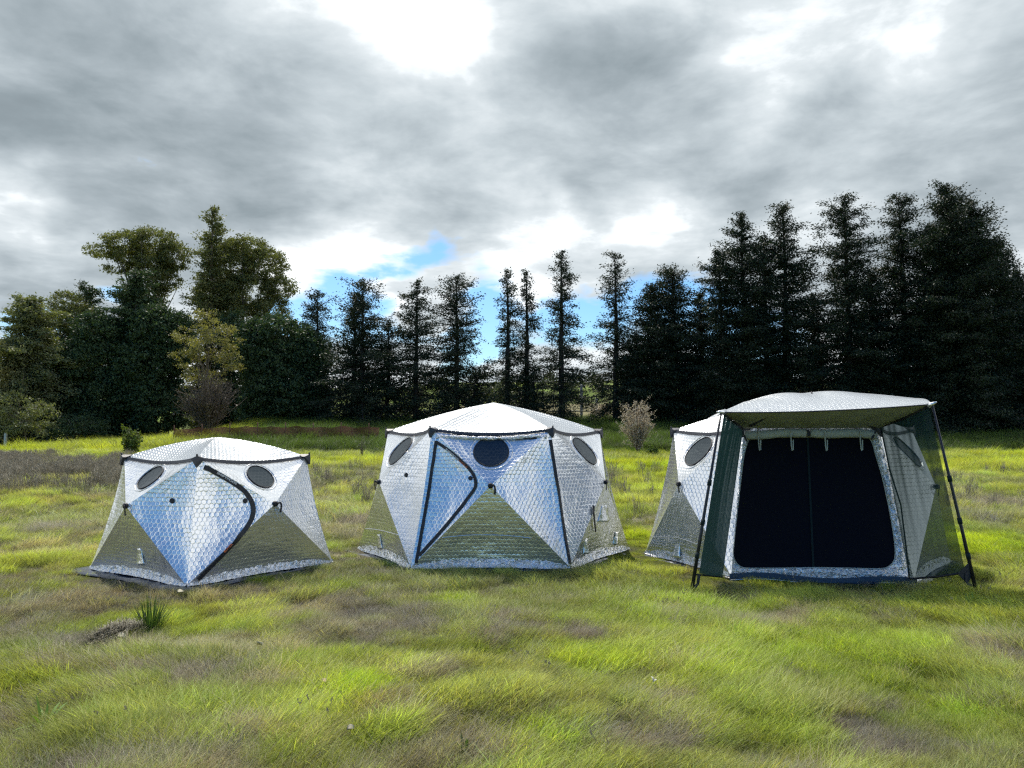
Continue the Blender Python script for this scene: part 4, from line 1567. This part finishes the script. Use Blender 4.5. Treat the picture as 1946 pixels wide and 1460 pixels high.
blob_tree('olive_tree', 396, 48, [(390, 608, 26, 18), (365, 640, 34, 22), (425, 640, 36, 24), (398, 665, 48, 22), (352, 682, 28, 18), (438, 690, 26, 22), (372, 712, 26, 16), (412, 716, 24, 14)], 'olive-yellow leafy tree paler than its dark neighbours', 61, 'olive', 'mid_bark', group=G2, dens=.42, leaf=.13, clump=.36, trunk_r=.12)
blob_tree('broadleaf_tree', -8, 50, [(-10, 690, 26, 40), (-12, 760, 30, 50)], 'yellowish tree cut by the left picture edge', 62, 'olive', 'mid_bark', group=G2, dens=.6)
blob_tree('leafy_bush', 60, 47, [(40, 800, 40, 30), (75, 790, 30, 40), (20, 780, 26, 36)], 'low leafy bush at the foot of the grey-green cedar', 63, 'cedar', 'mid_bark', cat='bush', dens=.5, leaf=.14, trunk_r=.05)
blob_tree('leafy_bush', 135, 50, [(120, 815, 38, 20), (165, 812, 36, 20)], 'low dark bush between the cedar and the broad evergreen', 64, 'evergreen', 'mid_bark', cat='bush', dens=.7, leaf=.14, trunk_r=.05)
conifer(440, 600, 80, 56, 'dark narrow conifer behind the olive-yellow tree', 65, mat='evergreen', bark='bark', name='conifer_tree', group=G2, dens=1.2, profile='broad', leaf=.2)


def twig_shrub(name, px, base_y, top_y, wpx, Y, label, seed, mat, n=70, leafmat=None, nleaf=22, leaf=.05, spread=1.0, rad=.012, sub=4, cat='shrub', up=.0, lf_rand=.05):
    rng = np.random.default_rng(seed)
    b = at(px, base_y, Y)
    gz = float(ground_h(b.x, Y))
    H = at(px, top_y, Y).z - gz
    W = wpx / 1462 * Y
    root = empty(name, (b.x, Y, gz), label, cat)
    lst = []; C, T = [], []
    for i in range(n):
        az = rng.uniform(0, 2 * PI); e = rng.uniform(0, 1) ** .6
        h = H * rng.uniform(.55, 1.0) * (1 - .25 * e)
        r = W / 2 * e * spread
        q = np.linspace(0, 1, 8)
        P = np.stack([b.x + np.cos(az) * r * q ** (1 + up) + np.cumsum(rng.normal(0, .02, 8)) * q, Y + np.sin(az) * r * q ** (1 + up), gz + h * q], 1)
        lst.append((P, rad * (1.15 - q)))
        for s in range(sub):
            f = rng.uniform(.25, .9)
            p0 = np.array([np.interp(f, q, P[:, j]) for j in range(3)])
            dv = rng.normal(0, 1, 3) * .5 + np.array([np.cos(az) * .6, np.sin(az) * .6, .9])
            dv /= np.linalg.norm(dv)
            l = H * rng.uniform(.1, .28)
            P2 = p0 + dv * l * np.linspace(0, 1, 4)[:, None] + np.array([0, 0, 1]) * l * .1 * (np.linspace(0, 1, 4) ** 2)[:, None]
            lst.append((P2, rad * .5 * (1.2 - np.linspace(0, 1, 4))))
            if leafmat:
                k = int(nleaf * .5)
                ff = rng.uniform(0, 1, k)[:, None]
                C.append(P2[0] * (1 - ff) + P2[-1] * ff + rng.normal(0, lf_rand, (k, 3))); T.append(rng.random(k))
        if leafmat:
            ff = rng.uniform(.2, 1, nleaf)
            C.append(np.stack([np.interp(ff, q, P[:, j]) for j in range(3)], 1) + rng.normal(0, lf_rand, (nleaf, 3))); T.append(rng.random(nleaf))
    o = multi_tube('stems', lst, M[mat], root, 4)
    o['kind'] = 'stuff'
    if leafmat:
        C = np.concatenate(C); T = np.concatenate(T)
        o = link('blossoms' if leafmat == 'blossom' else 'foliage', leaves_mesh('foliage', C, leaf, rng, None, .7, T), M[leafmat], root, smooth=False)
        o['kind'] = 'stuff'
    return root


twig_shrub('bare_shrub', 396, 835, 700, 118, 46, 'bare brown twiggy shrub under the olive-yellow tree', 71, 'mid_bark', n=150, rad=.03, sub=6, leafmat='brown_twig', nleaf=5, leaf=.11, lf_rand=.15, up=.5)
twig_shrub('blossom_shrub', 1213, 862, 750, 76, 33, 'upright blossoming shrub with cream flowers between middle and right tents', 72, 'mid_bark', n=60, leafmat='blossom', nleaf=34, leaf=.052, rad=.014, up=.5, lf_rand=.03)
twig_shrub('young_shrub', 248, 868, 806, 40, 31, 'small green shrub standing alone before the dark evergreens', 73, 'mid_bark', n=26, leafmat='seedling', nleaf=30, leaf=.09, rad=.01, lf_rand=.05)
twig_shrub('young_shrub', 1241, 872, 848, 20, 32, 'knee-high green sprig right beside the blossoming shrub', 74, 'mid_bark', n=14, leafmat='seedling', nleaf=14, leaf=.07, rad=.006)
twig_shrub('pale_shrub', 1145, 792, 757, 60, 60, 'pale flowering bush beyond the trees left of the blossoming shrub', 75, 'mid_bark', n=60, leafmat='blossom', nleaf=14, leaf=.11, rad=.02, lf_rand=.12)
twig_shrub('bare_shrub', 1530, 775, 700, 80, 62, 'bare greyish bush seen through the gap over the awning', 76, 'mid_bark', n=60, rad=.03, leafmat='brown_twig', nleaf=8, leaf=.12, lf_rand=.15)
twig_shrub('pampas_stalks', 687, 872, 818, 12, 30, 'few tall pale grass stalks just left of the middle tent', 77, 'weed', n=14, rad=.012, sub=0, cat='plant')


# posts, fence
def post(name, px, y0, y1, Y, w, mat, label):
    a = at(px, y1, Y); b = at(px, y0, Y)
    g = float(ground_h(a.x, Y))
    V, F = box_np((a.x, Y, (g - .2 + b.z) / 2), (w, w, b.z - g + .2))
    # chamfered top
    V = list(V) + [np.array([a.x, Y, b.z + w * .3])]
    F = [f for f in F if f != (4, 5, 7, 6)] + [(4, 5, 8, 8), (5, 7, 8, 8), (7, 6, 8, 8), (6, 4, 8, 8)]
    o = link(name, mesh_py(name, V, F), M[mat], None, smooth=False)
    tag(o, label, 'post')


post('utility_post', 1105, 732, 790, 66, .22, 'wood_post', 'tall grey post between the tallest slender redwood and the ragged one')
post('fence_post', 1134, 757, 790, 64, .2, 'white_post', 'short pale post right of the tall grey post')
post('marker_post', 10, 822, 846, 48, .13, 'white_post', 'white marker post at the left picture edge under the trees')
post('fence_post', 1942, 788, 812, 44, .16, 'rust_post', 'dark stake at the right picture edge before the last redwood')


def rail_fence():
    a = at(1060, 786, 62); b = at(1105, 779, 66)
    root = empty('rail_fence', (a.x, a.y, float(ground_h(a.x, a.y))), 'low weathered rail fence beyond the redwood trunks', 'fence')
    x0, x1 = -12, 16
    for i, x in enumerate(np.arange(x0, x1, 2.6)):
        g = float(ground_h(x, 60))
        V, F = box_np((x, 60, g + .5), (.12, .12, 1.2))
        link('fence_post', mesh_py('fence_post', V, F), M['wood_post'], root, smooth=False)
    for z in (.45, .9):
        for x in np.arange(x0, x1 - 2.6, 2.6):
            g = float(ground_h(x, 60)); g2 = float(ground_h(x + 2.6, 60))
            tube('fence_rail', [(x, 59.95, g + z), (x + 2.6, 59.95, g2 + z)], .05, M['wood_post'], root, 6)


rail_fence()


def safety_fence():
    pts = [(330, 850), (400, 852), (470, 850), (560, 850), (640, 853), (720, 855)]
    P = []
    for px, py in pts:
        P.append(at(px, py, 40))
    root = empty('safety_fence', P[2], 'orange safety netting sagging under the trees, its colour dimmed as shade', 'fence')
    q = resample([(p.x, p.y) for p in P], 60)
    V, UV, F = [], [], []
    rg = np.random.default_rng(2)
    for i, (x, y) in enumerate(q):
        g = float(ground_h(x, y))
        sag = .07 * abs(math.sin(i * .45)) + rg.uniform(0, .03)
        for j in range(5):
            t = j / 4
            V.append((x, y + .12 * math.sin(i * .7 + j), g + .02 + (.85 - sag) * t)); UV.append((i * .3, t * .9))
    for i in range(59):
        for j in range(4):
            k0 = i * 5 + j
            F.append((k0, k0 + 5, k0 + 6, k0 + 1))
    link('netting', np_mesh('netting', np.array(V), np.array(F), uv=np.array(UV)), M['orange_net'], root)
    for i in range(0, 60, 8):
        x, y = q[i]
        g = float(ground_h(x, y))
        tube('stake', [(x, y - .05, g - .1), (x + .02, y - .05, g + 1.05)], .025, M['rust_post'], root, 6)


safety_fence()

# the sheets have to be known before the grass is sown
groundsheet(sheet_from(t1, [1.2, 1.17, 1.14, 1.02]), .012, 'navy groundsheet edge showing at the left corner of the smallest tent')
groundsheet(sheet_from(t2, [1.02, 1.02, 1.12, 1.05, 1.05, 1.13]), .012, 'navy groundsheet edge showing at both sides of the middle tent')
groundsheet(sheet_from(t3, [1.03, 1.03, 1.05, 1.05, 1.05, 1.05]), .012, 'navy groundsheet edge under the right tent with awning')


# ------------------------------------------------------------------ grass
def tuft(seed, n, spread, hmin, hmax, width, lean, dirbias, segs=3, flat=0.0):
    rng = np.random.default_rng(seed)
    V, F, T = [], [], []
    for i in range(n):
        a = rng.uniform(0, 2 * PI); r = spread * math.sqrt(rng.random())
        x, y = r * math.cos(a), r * math.sin(a)
        h = rng.uniform(hmin, hmax)
        da = rng.normal(0, .6) + dirbias if rng.random() < .75 else rng.uniform(0, 2 * PI)
        ln = lean * rng.uniform(.4, 1.4)
        face = da + PI / 2 + rng.normal(0, .6)
        w = width * rng.uniform(.7, 1.3)
        tone = rng.uniform(.1, .9)
        base = len(V)
        for s in range(segs + 1):
            t = s / segs
            bend = ln * t ** 1.6
            px = x + math.cos(da) * h * bend; py = y + math.sin(da) * h * bend
            pz = h * t * math.sqrt(max(.05, 1 - (flat + .35 * ln * t) ** 2 if (flat + .35 * ln * t) < 1 else .05))
            ww = w * (1 - t ** 1.5) * .5
            if s == segs:
                V.append((px, py, pz)); T.append(tone * .5 + .5)
            else:
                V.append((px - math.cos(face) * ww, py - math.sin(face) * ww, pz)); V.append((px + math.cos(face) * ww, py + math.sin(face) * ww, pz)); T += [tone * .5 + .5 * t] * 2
        for s in range(segs - 1):
            k = base + s * 2
            F.append((k, k + 1, k + 3)); F.append((k, k + 3, k + 2))
        k = base + (segs - 1) * 2
        F.append((k, k + 1, k + 2))
    me = np_mesh('grass_tuft', np.array(V), np.array(F), attrs={'tone': ('FLOAT', 'POINT', np.array(T))})
    me.materials.append(M['grass'])
    me.polygons.foreach_set('use_smooth', np.ones(len(me.polygons), dtype=bool))
    return me


SRC = bpy.data.collections.new('tuft_library')


def scatter(name, P, rotz, scale, pick, cols, meshes, label, cat):
    """one object whose geometry nodes place the given tuft meshes on its points"""
    n = len(P)
    me = bpy.data.meshes.new(name)
    me.vertices.add(n)
    me.vertices.foreach_set('co', P.astype(np.float32).ravel())
    for an, typ, d in (('rz', 'FLOAT', rotz), ('sc', 'FLOAT', scale)):
        a = me.attributes.new(an, typ, 'POINT'); a.data.foreach_set('value', d.astype(np.float32))
    a = me.attributes.new('pick', 'INT', 'POINT'); a.data.foreach_set('value', pick.astype(np.int32))
    a = me.attributes.new('icol', 'FLOAT_COLOR', 'POINT'); a.data.foreach_set('color', np.concatenate([cols, np.ones((n, 1))], 1).astype(np.float32).ravel())
    o = bpy.data.objects.new(name, me)
    COL.objects.link(o)
    tag(o, label, cat, kind='stuff')
    ng = bpy.data.node_groups.new(name, 'GeometryNodeTree')
    ng.interface.new_socket('Geometry', in_out='INPUT', socket_type='NodeSocketGeometry')
    ng.interface.new_socket('Geometry', in_out='OUTPUT', socket_type='NodeSocketGeometry')
    N, L = ng.nodes, ng.links
    gi = N.new('NodeGroupInput'); go = N.new('NodeGroupOutput')
    g2 = N.new('GeometryNodeGeometryToInstance')
    for i, m in reversed(list(enumerate(meshes))):
        so = bpy.data.objects.new(name + '_source', m)
        oi = N.new('GeometryNodeObjectInfo'); oi.inputs['Object'].default_value = so
        oi.inputs['As Instance'].default_value = True
        L.new(oi.outputs['Geometry'], g2.inputs[0])
    def attr(nm, typ):
        a = N.new('GeometryNodeInputNamedAttribute'); a.data_type = typ; a.inputs[0].default_value = nm
        return [s for s in a.outputs if s.enabled][0]
    io = N.new('GeometryNodeInstanceOnPoints')
    L.new(gi.outputs[0], io.inputs['Points'])
    L.new(g2.outputs[0], io.inputs['Instance'])
    io.inputs['Pick Instance'].default_value = True
    L.new(attr('pick', 'INT'), io.inputs['Instance Index'])
    cx = N.new('ShaderNodeCombineXYZ'); L.new(attr('rz', 'FLOAT'), cx.inputs[2])
    er = N.new('FunctionNodeEulerToRotation'); L.new(cx.outputs[0], er.inputs[0])
    L.new(er.outputs[0], io.inputs['Rotation'])
    cs = N.new('ShaderNodeCombineXYZ')
    sca = attr('sc', 'FLOAT')
    for i in range(3): L.new(sca, cs.inputs[i])
    L.new(cs.outputs[0], io.inputs['Scale'])
    L.new(io.outputs[0], go.inputs[0])
    md = o.modifiers.new('scatter', 'NODES'); md.node_group = ng
    return o


rng = np.random.default_rng(77)


def inside_tents(x, y, pad=1.0):
    m = np.zeros(len(x), bool)
    for t in (t1, t2, t3):
        ok = np.ones(len(x), bool)
        for i in range(t.n):
            a = t.c + (t.B[i] - t.c) * pad; b = t.c + (t.B[(i + 1) % t.n] - t.c) * pad
            ok &= ((b.x - a.x) * (y - a.y) - (b.y - a.y) * (x - a.x)) > 0
        m |= ok
    for poly in SHEETS:
        ins = np.zeros(len(x), bool)
        for (ax, ay), (bx, by) in zip(poly, poly[1:] + poly[:1]):
            c = ((ay > y) != (by > y)) & (x < (bx - ax) * (y - ay) / (by - ay + 1e-12) + ax)
            ins ^= c
        m |= ins
    return m


def sow(n, d0, d1, half=.78):
    # even per area within the wedge the camera and a step aside can see
    d = np.sqrt(rng.uniform(d0 ** 2, d1 ** 2, n))
    x = rng.uniform(-1, 1, n) * (d * half + 1.2)
    return x, d


def sow_grass():
    green = [tuft(100 + i, 115, .15, .05, .15, .0048, 1.05, 0, 3) for i in range(5)]
    tall = [tuft(120 + i, 60, .10, .09, .19, .0042, .9, 0, 4) for i in range(3)]
    dead = [tuft(140 + i, 130, .17, .04, .13, .0036, 1.9, 0, 3, flat=.3) for i in range(2)] + [tuft(150 + i, 90, .15, .07, .17, .0034, 1.25, 0, 4) for i in range(2)]
    P, rz, sc, pk, cl = [], [], [], [], []
    for (n, d0, d1, s0) in ((16000, 2.9, 7.0, .86), (15000, 7.0, 13.0, 1.1), (10000, 13, 24, 1.7), (9000, 24, 40, 2.4)):
        x, y = sow(n, d0, d1)
        keep = ~inside_tents(x, y, 1.005)
        x, y = x[keep], y[keep]
        dd = deadness(x, y)
        far = y > 24
        isdead = (rng.random(len(x)) < np.clip(dd * 1.15 - .05, 0, .93)) & ~(far & (rng.random(len(x)) < .7))
        c = grass_col(x, y, np.where(isdead, np.maximum(dd, .75), dd * .45))
        j = rng.normal(1, .2, (len(x), 1)) * (.72 + .56 * fbm(x * 1.9, y * 1.9, 83, 3))[:, None]; hue = rng.normal(0, .06, (len(x), 1))
        c = np.clip(c * j * np.concatenate([1 + hue, 1 - hue * .3, 1 - hue], 1), .004, .9)
        hn = np.clip(.5 + ((.45 * fbm(x * .9, y * .9, 81, 3) + .55 * fbm(x * 3.4, y * 3.4, 82, 2)) - .5) * 2.0, 0.03, 1)
        c = c * (.62 + .72 * hn)[:, None]
        s = s0 * (.36 + .78 * hn) * rng.uniform(.7, 1.25, len(x))
        for t in (t1, t2, t3):
            dist = np.hypot(x - t.c.x, y - t.c.y) - (1.37 if t.n == 4 else 1.85)
            s = s * (.52 + .48 * sstep(-.25, .75, dist))
        # combed in swirls
        ang = 2 * PI * fbm(x * .22, y * .22, 87, 2) * 2.2 + 1.0
        z = ground_h(x, y)
        P.append(np.stack([x, y, z - .012], 1)); rz.append(ang + rng.normal(0, .35, len(x))); sc.append(s)
        tallp = rng.random(len(x)) < .16
        p = np.where(isdead, 8 + rng.integers(0, 4, len(x)), np.where(tallp, 5 + rng.integers(0, 3, len(x)), rng.integers(0, 5, len(x))))
        pk.append(p); cl.append(c)
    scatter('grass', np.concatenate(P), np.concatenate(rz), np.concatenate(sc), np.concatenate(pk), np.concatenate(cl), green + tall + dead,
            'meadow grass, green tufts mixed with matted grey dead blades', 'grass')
    # rank growth of the shaded bank and far strip
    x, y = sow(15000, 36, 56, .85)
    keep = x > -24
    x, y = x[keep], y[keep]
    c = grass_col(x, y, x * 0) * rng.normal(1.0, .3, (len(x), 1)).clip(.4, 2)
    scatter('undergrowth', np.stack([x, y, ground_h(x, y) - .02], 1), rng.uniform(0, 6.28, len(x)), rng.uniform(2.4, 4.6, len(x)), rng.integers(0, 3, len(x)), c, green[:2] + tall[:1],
            'rank green growth on the bank under the trees, tree shade put into its colour', 'undergrowth')
    def stalk(seed):
        r = np.random.default_rng(seed)
        V, F, T = [], [], []
        for i in range(4):
            a = r.uniform(0, 6.28); p = np.array([math.cos(a), math.sin(a), 0]) * .12 * r.random()
            d = np.array([r.normal(0, .5), r.normal(0, .5), .8]) * r.uniform(.4, .9)
            q0 = p
            for k in range(4):
                q1 = q0 + d / 4 + r.normal(0, .015, 3)
                sd = np.array([math.cos(a), math.sin(a), 0]) * .006
                b = len(V); V += [q0 - sd, q0 + sd, q1 + sd * .8, q1 - sd * .8]; F.append((b, b + 1, b + 2, b + 3)); T.append(r.random() * .5)
                q0 = q1
            for k in range(7):
                c = q0 + r.normal(0, .014, 3) - d * .02 * k; e = np.array([.014, 0, 0]); f = np.array([0, 0, .02])
                b = len(V); V += [c - e, c - f, c + e, c + f]; F.append((b, b + 1, b + 2, b + 3)); T.append(.6)
        me = np_mesh('stalk', np.array(V), np.array(F), attrs={'tone': ('FLOAT', 'FACE', np.array(T))})
        me.materials.append(M['weed'])
        return me

    # dry weeds
    def weed(seed):
        r = np.random.default_rng(seed)
        V, F, T = [], [], []
        for i in range(26):
            a = r.uniform(0, 2 * PI); rr = r.uniform(0, .25)
            p = np.array([rr * math.cos(a), rr * math.sin(a), 0])
            h = r.uniform(.25, .6)
            d = np.array([r.normal(0, .18), r.normal(0, .18), 1]) * h
            segs = [(p, p + d, .006)]
            for k in range(5):
                f = r.uniform(.35, .95)
                q = p + d * f
                e = np.array([r.normal(0, 1), r.normal(0, 1), .9]); e = e / np.linalg.norm(e) * h * r.uniform(.12, .3)
                segs.append((q, q + e, .004))
            tone = r.random()
            for u, v, w in segs:
                s = np.array([math.cos(a * 3), math.sin(a * 3), 0]) * w
                b = len(V)
                V += [u - s, u + s, v + s * .5, v - s * .5]; F.append((b, b + 1, b + 2, b + 3)); T.append(tone)
        me = np_mesh('weed_tuft', np.array(V), np.array(F), attrs={'tone': ('FLOAT', 'FACE', np.array(T))})
        me.materials.append(M['weed'])
        return me
    W = [weed(200 + i) for i in range(4)]
    # thin dead stalks poking out of the near grass
    x, y = sow(900, 3.2, 14)
    k = ~inside_tents(x, y) & (rng.random(900) < .25 + deadness(x, y))
    x, y = x[k], y[k]
    scatter('dead_stalks', np.stack([x, y, ground_h(x, y) - .01], 1), rng.uniform(0, 6.28, len(x)), rng.uniform(.14, .3, len(x)), rng.integers(0, 4, len(x)), np.ones((len(x), 3)) * .2, [stalk(220 + i) for i in range(4)],
            'scattered thin dead stalks in the near grass', 'stalks')
    # dense stand at left, thin stands at right
    P = []
    for (n, pa, pb, Ya, Yb) in ((5200, -60, 262, 17.5, 29.5), (130, 1500, 1990, 15, 24), (60, 1150, 1290, 14, 24), (110, 560, 720, 15, 26)):
        Y = np.sqrt(rng.uniform(Ya ** 2, Yb ** 2, n)); px = rng.uniform(pa, pb, n)
        x = (px - 973) / 1462 * Y
        if n < 1000:
            k = fbm(x * .8, Y * .8, 99, 3) > (.52)
            x, Y = x[k], Y[k]
        else:
            k = fbm(x * .5, Y * .5, 97, 3) > .40
            x, Y = x[k], Y[k]
        if n > 1000:
            e = np.minimum(sstep(17.5, 21.5, Y), sstep(29.8, 28.2, Y))
            k = rng.random(len(x)) < e * .95
            x, Y = x[k], Y[k]
        k = ~inside_tents(x, Y, 1.15)
        x, Y = x[k], Y[k]
        P.append(np.stack([x, Y, ground_h(x, Y) - .01], 1))
    P = np.concatenate(P)
    scatter('dry_weeds', P, rng.uniform(0, 6.28, len(P)), rng.uniform(.4, .85, len(P)), rng.integers(0, 4, len(P)), np.ones((len(P), 3)) * .2, W, 'stand of dry grey-brown weeds, thickest left behind the smallest tent', 'weeds')


sow_grass()


# ------------------------------------------------------------------ single things in the near grass
def blades_thing(name, px, py, n, h, spread, width, mat, label, seed, cat='plant', arch=.6, segs=4):
    g = ground_pt(px, py)
    rg = np.random.default_rng(seed)
    V, F, T = [], [], []
    root_z = g.z
    for i in range(n):
        a = rg.uniform(0, 2 * PI)
        r = rg.uniform(0, spread * .25)
        L = h * rg.uniform(.6, 1.1)
        out = rg.uniform(.15, 1.0) * arch
        w = width * rg.uniform(.8, 1.2)
        b = len(V); t0 = rg.random()
        for s in range(segs + 1):
            t = s / segs
            x = math.cos(a) * (r + L * out * t); y = math.sin(a) * (r + L * out * t)
            z = L * (t * (1 - .35 * out) - .45 * out * t * t)
            ww = w * math.sin(PI * min(.97, .12 + .88 * t)) * .5 + .0006
            V.append((x - math.sin(a) * ww, y + math.cos(a) * ww, z)); V.append((x + math.sin(a) * ww, y - math.cos(a) * ww, z))
        for s in range(segs):
            k = b + s * 2
            F.append((k, k + 1, k + 3, k + 2)); T.append(t0)
    me = np_mesh(name, np.array(V), np.array(F), attrs={'tone': ('FLOAT', 'FACE', np.array(T))})
    o = link(name, me, M[mat])
    o.location = (g.x, g.y, g.z - .01)
    return tag(o, label, cat)


blades_thing('rush_clump', 285, 1208, 150, .36, .2, .006, 'rush', 'dark green rush clump standing at the right end of the matted straw', 301, arch=.6)
blades_thing('broadleaf_rosette', 85, 1382, 14, .19, .08, .018, 'plantain', 'light green strap-leaved rosette at the lower left', 302, arch=.9)
blades_thing('broadleaf_rosette', 612, 1352, 8, .13, .06, .02, 'plantain', 'small pale strap-leaved rosette near a grey patch below the left tent', 303, arch=1.1)
blades_thing('broadleaf_rosette', 440, 1418, 20, .13, .07, .012, 'rush', 'dark narrow-leaved rosette at the bottom left', 304, arch=1.0)
blades_thing('broadleaf_rosette', 885, 1432, 22, .12, .07, .012, 'rush', 'dark narrow-leaved rosette at the bottom centre', 305, arch=1.0)
blades_thing('grass_clump', 1036, 1076, 30, .20, .08, .006, 'seedling', 'tall green tuft leaning on the hem of the middle tent', 306, arch=.5)
blades_thing('grass_clump', 1845, 1158, 30, .2, .12, .007, 'plantain', 'pale green tuft just in front of the right awning pole', 307, arch=.7)
blades_thing('grass_clump', 1425, 1150, 90, .16, .22, .005, 'weed', 'rounded pale straw tuft before the right tent doorway', 308, arch=.8)


def straw_mat():
    a = ground_pt(172, 1240); b = ground_pt(262, 1205)
    rg = np.random.default_rng(5)
    V, F, T = [], [], []
    ax = (b - a); L = ax.length; ax.normalize(); sd = Vector((-ax.y, ax.x, 0))
    for i in range(900):
        t = rg.random(); u = rg.normal(0, .33)
        hump = .07 * math.sin(PI * min(1, t * .9 + .08)) * max(0, 1 - u * u)
        c = a + ax * (L * t) + sd * (u * .13) + Vector((0, 0, hump * rg.uniform(.5, 1.1) + .012))
        d = (ax + Vector((rg.normal(0, .45), rg.normal(0, .45), rg.normal(0, .35)))).normalized() * rg.uniform(.04, .10)
        s = d.cross(Vector((0, 0, 1))).normalized() * .0026
        k = len(V)
        V += [c - d - s, c - d + s, c + d + s * .4, c + d - s * .4]; F.append((k, k + 1, k + 2, k + 3)); T.append(rg.random() ** 1.5)
    for v in V: v -= a
    me = np_mesh('straw_mat', np.array([tuple(v) for v in V]), np.array(F), attrs={'tone': ('FLOAT', 'FACE', np.array(T))})
    o = link('straw_mat', me, M['weed'], smooth=False); o.location = a + Vector((0, 0, .055))
    tag(o, 'dark matted roll of dead straw lying left of the rush clump', 'straw mat')


straw_mat()


def dead_leaf(px, py, size, rot, label, col=(.42, .39, .28)):
    g = ground_pt(px, py)
    V, F = [], []
    n = 8
    for i in range(n + 1):
        t = i / n
        w = math.sin(PI * t) ** .8 * .36 * size
        z = .02 + .25 * size * math.sin(PI * t) * .5
        V += [(t * size - size / 2, -w, z + .012), (t * size - size / 2, 0, z), (t * size - size / 2, w, z + .02)]
    for i in range(n):
        k = i * 3
        F += [(k, k + 3, k + 4, k + 1), (k + 1, k + 4, k + 5, k + 2)]
    me = mesh_py('dead_leaf', V, F)
    key = 'leaf%s' % str(col)
    if key not in M: M[key] = plain('dry_leaf', col, .7, bump=.3, bscale=80)
    o = link('dead_leaf', me, M[key])
    o.location = (g.x, g.y, g.z + .05); o.rotation_euler = (.25, .1, rot)
    md = o.modifiers.new('thick', 'SOLIDIFY'); md.thickness = .002
    tag(o, label, 'dead leaf')


dead_leaf(228, 1229, .07, .1, 'pale dry leaf lying under the matted straw roll')
dead_leaf(341, 1141, .06, .9, 'cream curled leaf on the grass below the smallest tent')
dead_leaf(664, 1414, .035, .5, 'greyish curled leaf near the bottom left of centre', (.4, .36, .28))
dead_leaf(615, 1320, .03, .2, 'small pinkish leaf above the pale rosette', (.6, .42, .34))
dead_leaf(492, 1246, .06, 2.6, 'thin cream leaf on the grey patch under the smallest tent')
dead_leaf(1240, 1318, .05, 1.4, 'white scrap-like leaf in the bright grass at right centre', (.5, .5, .44))
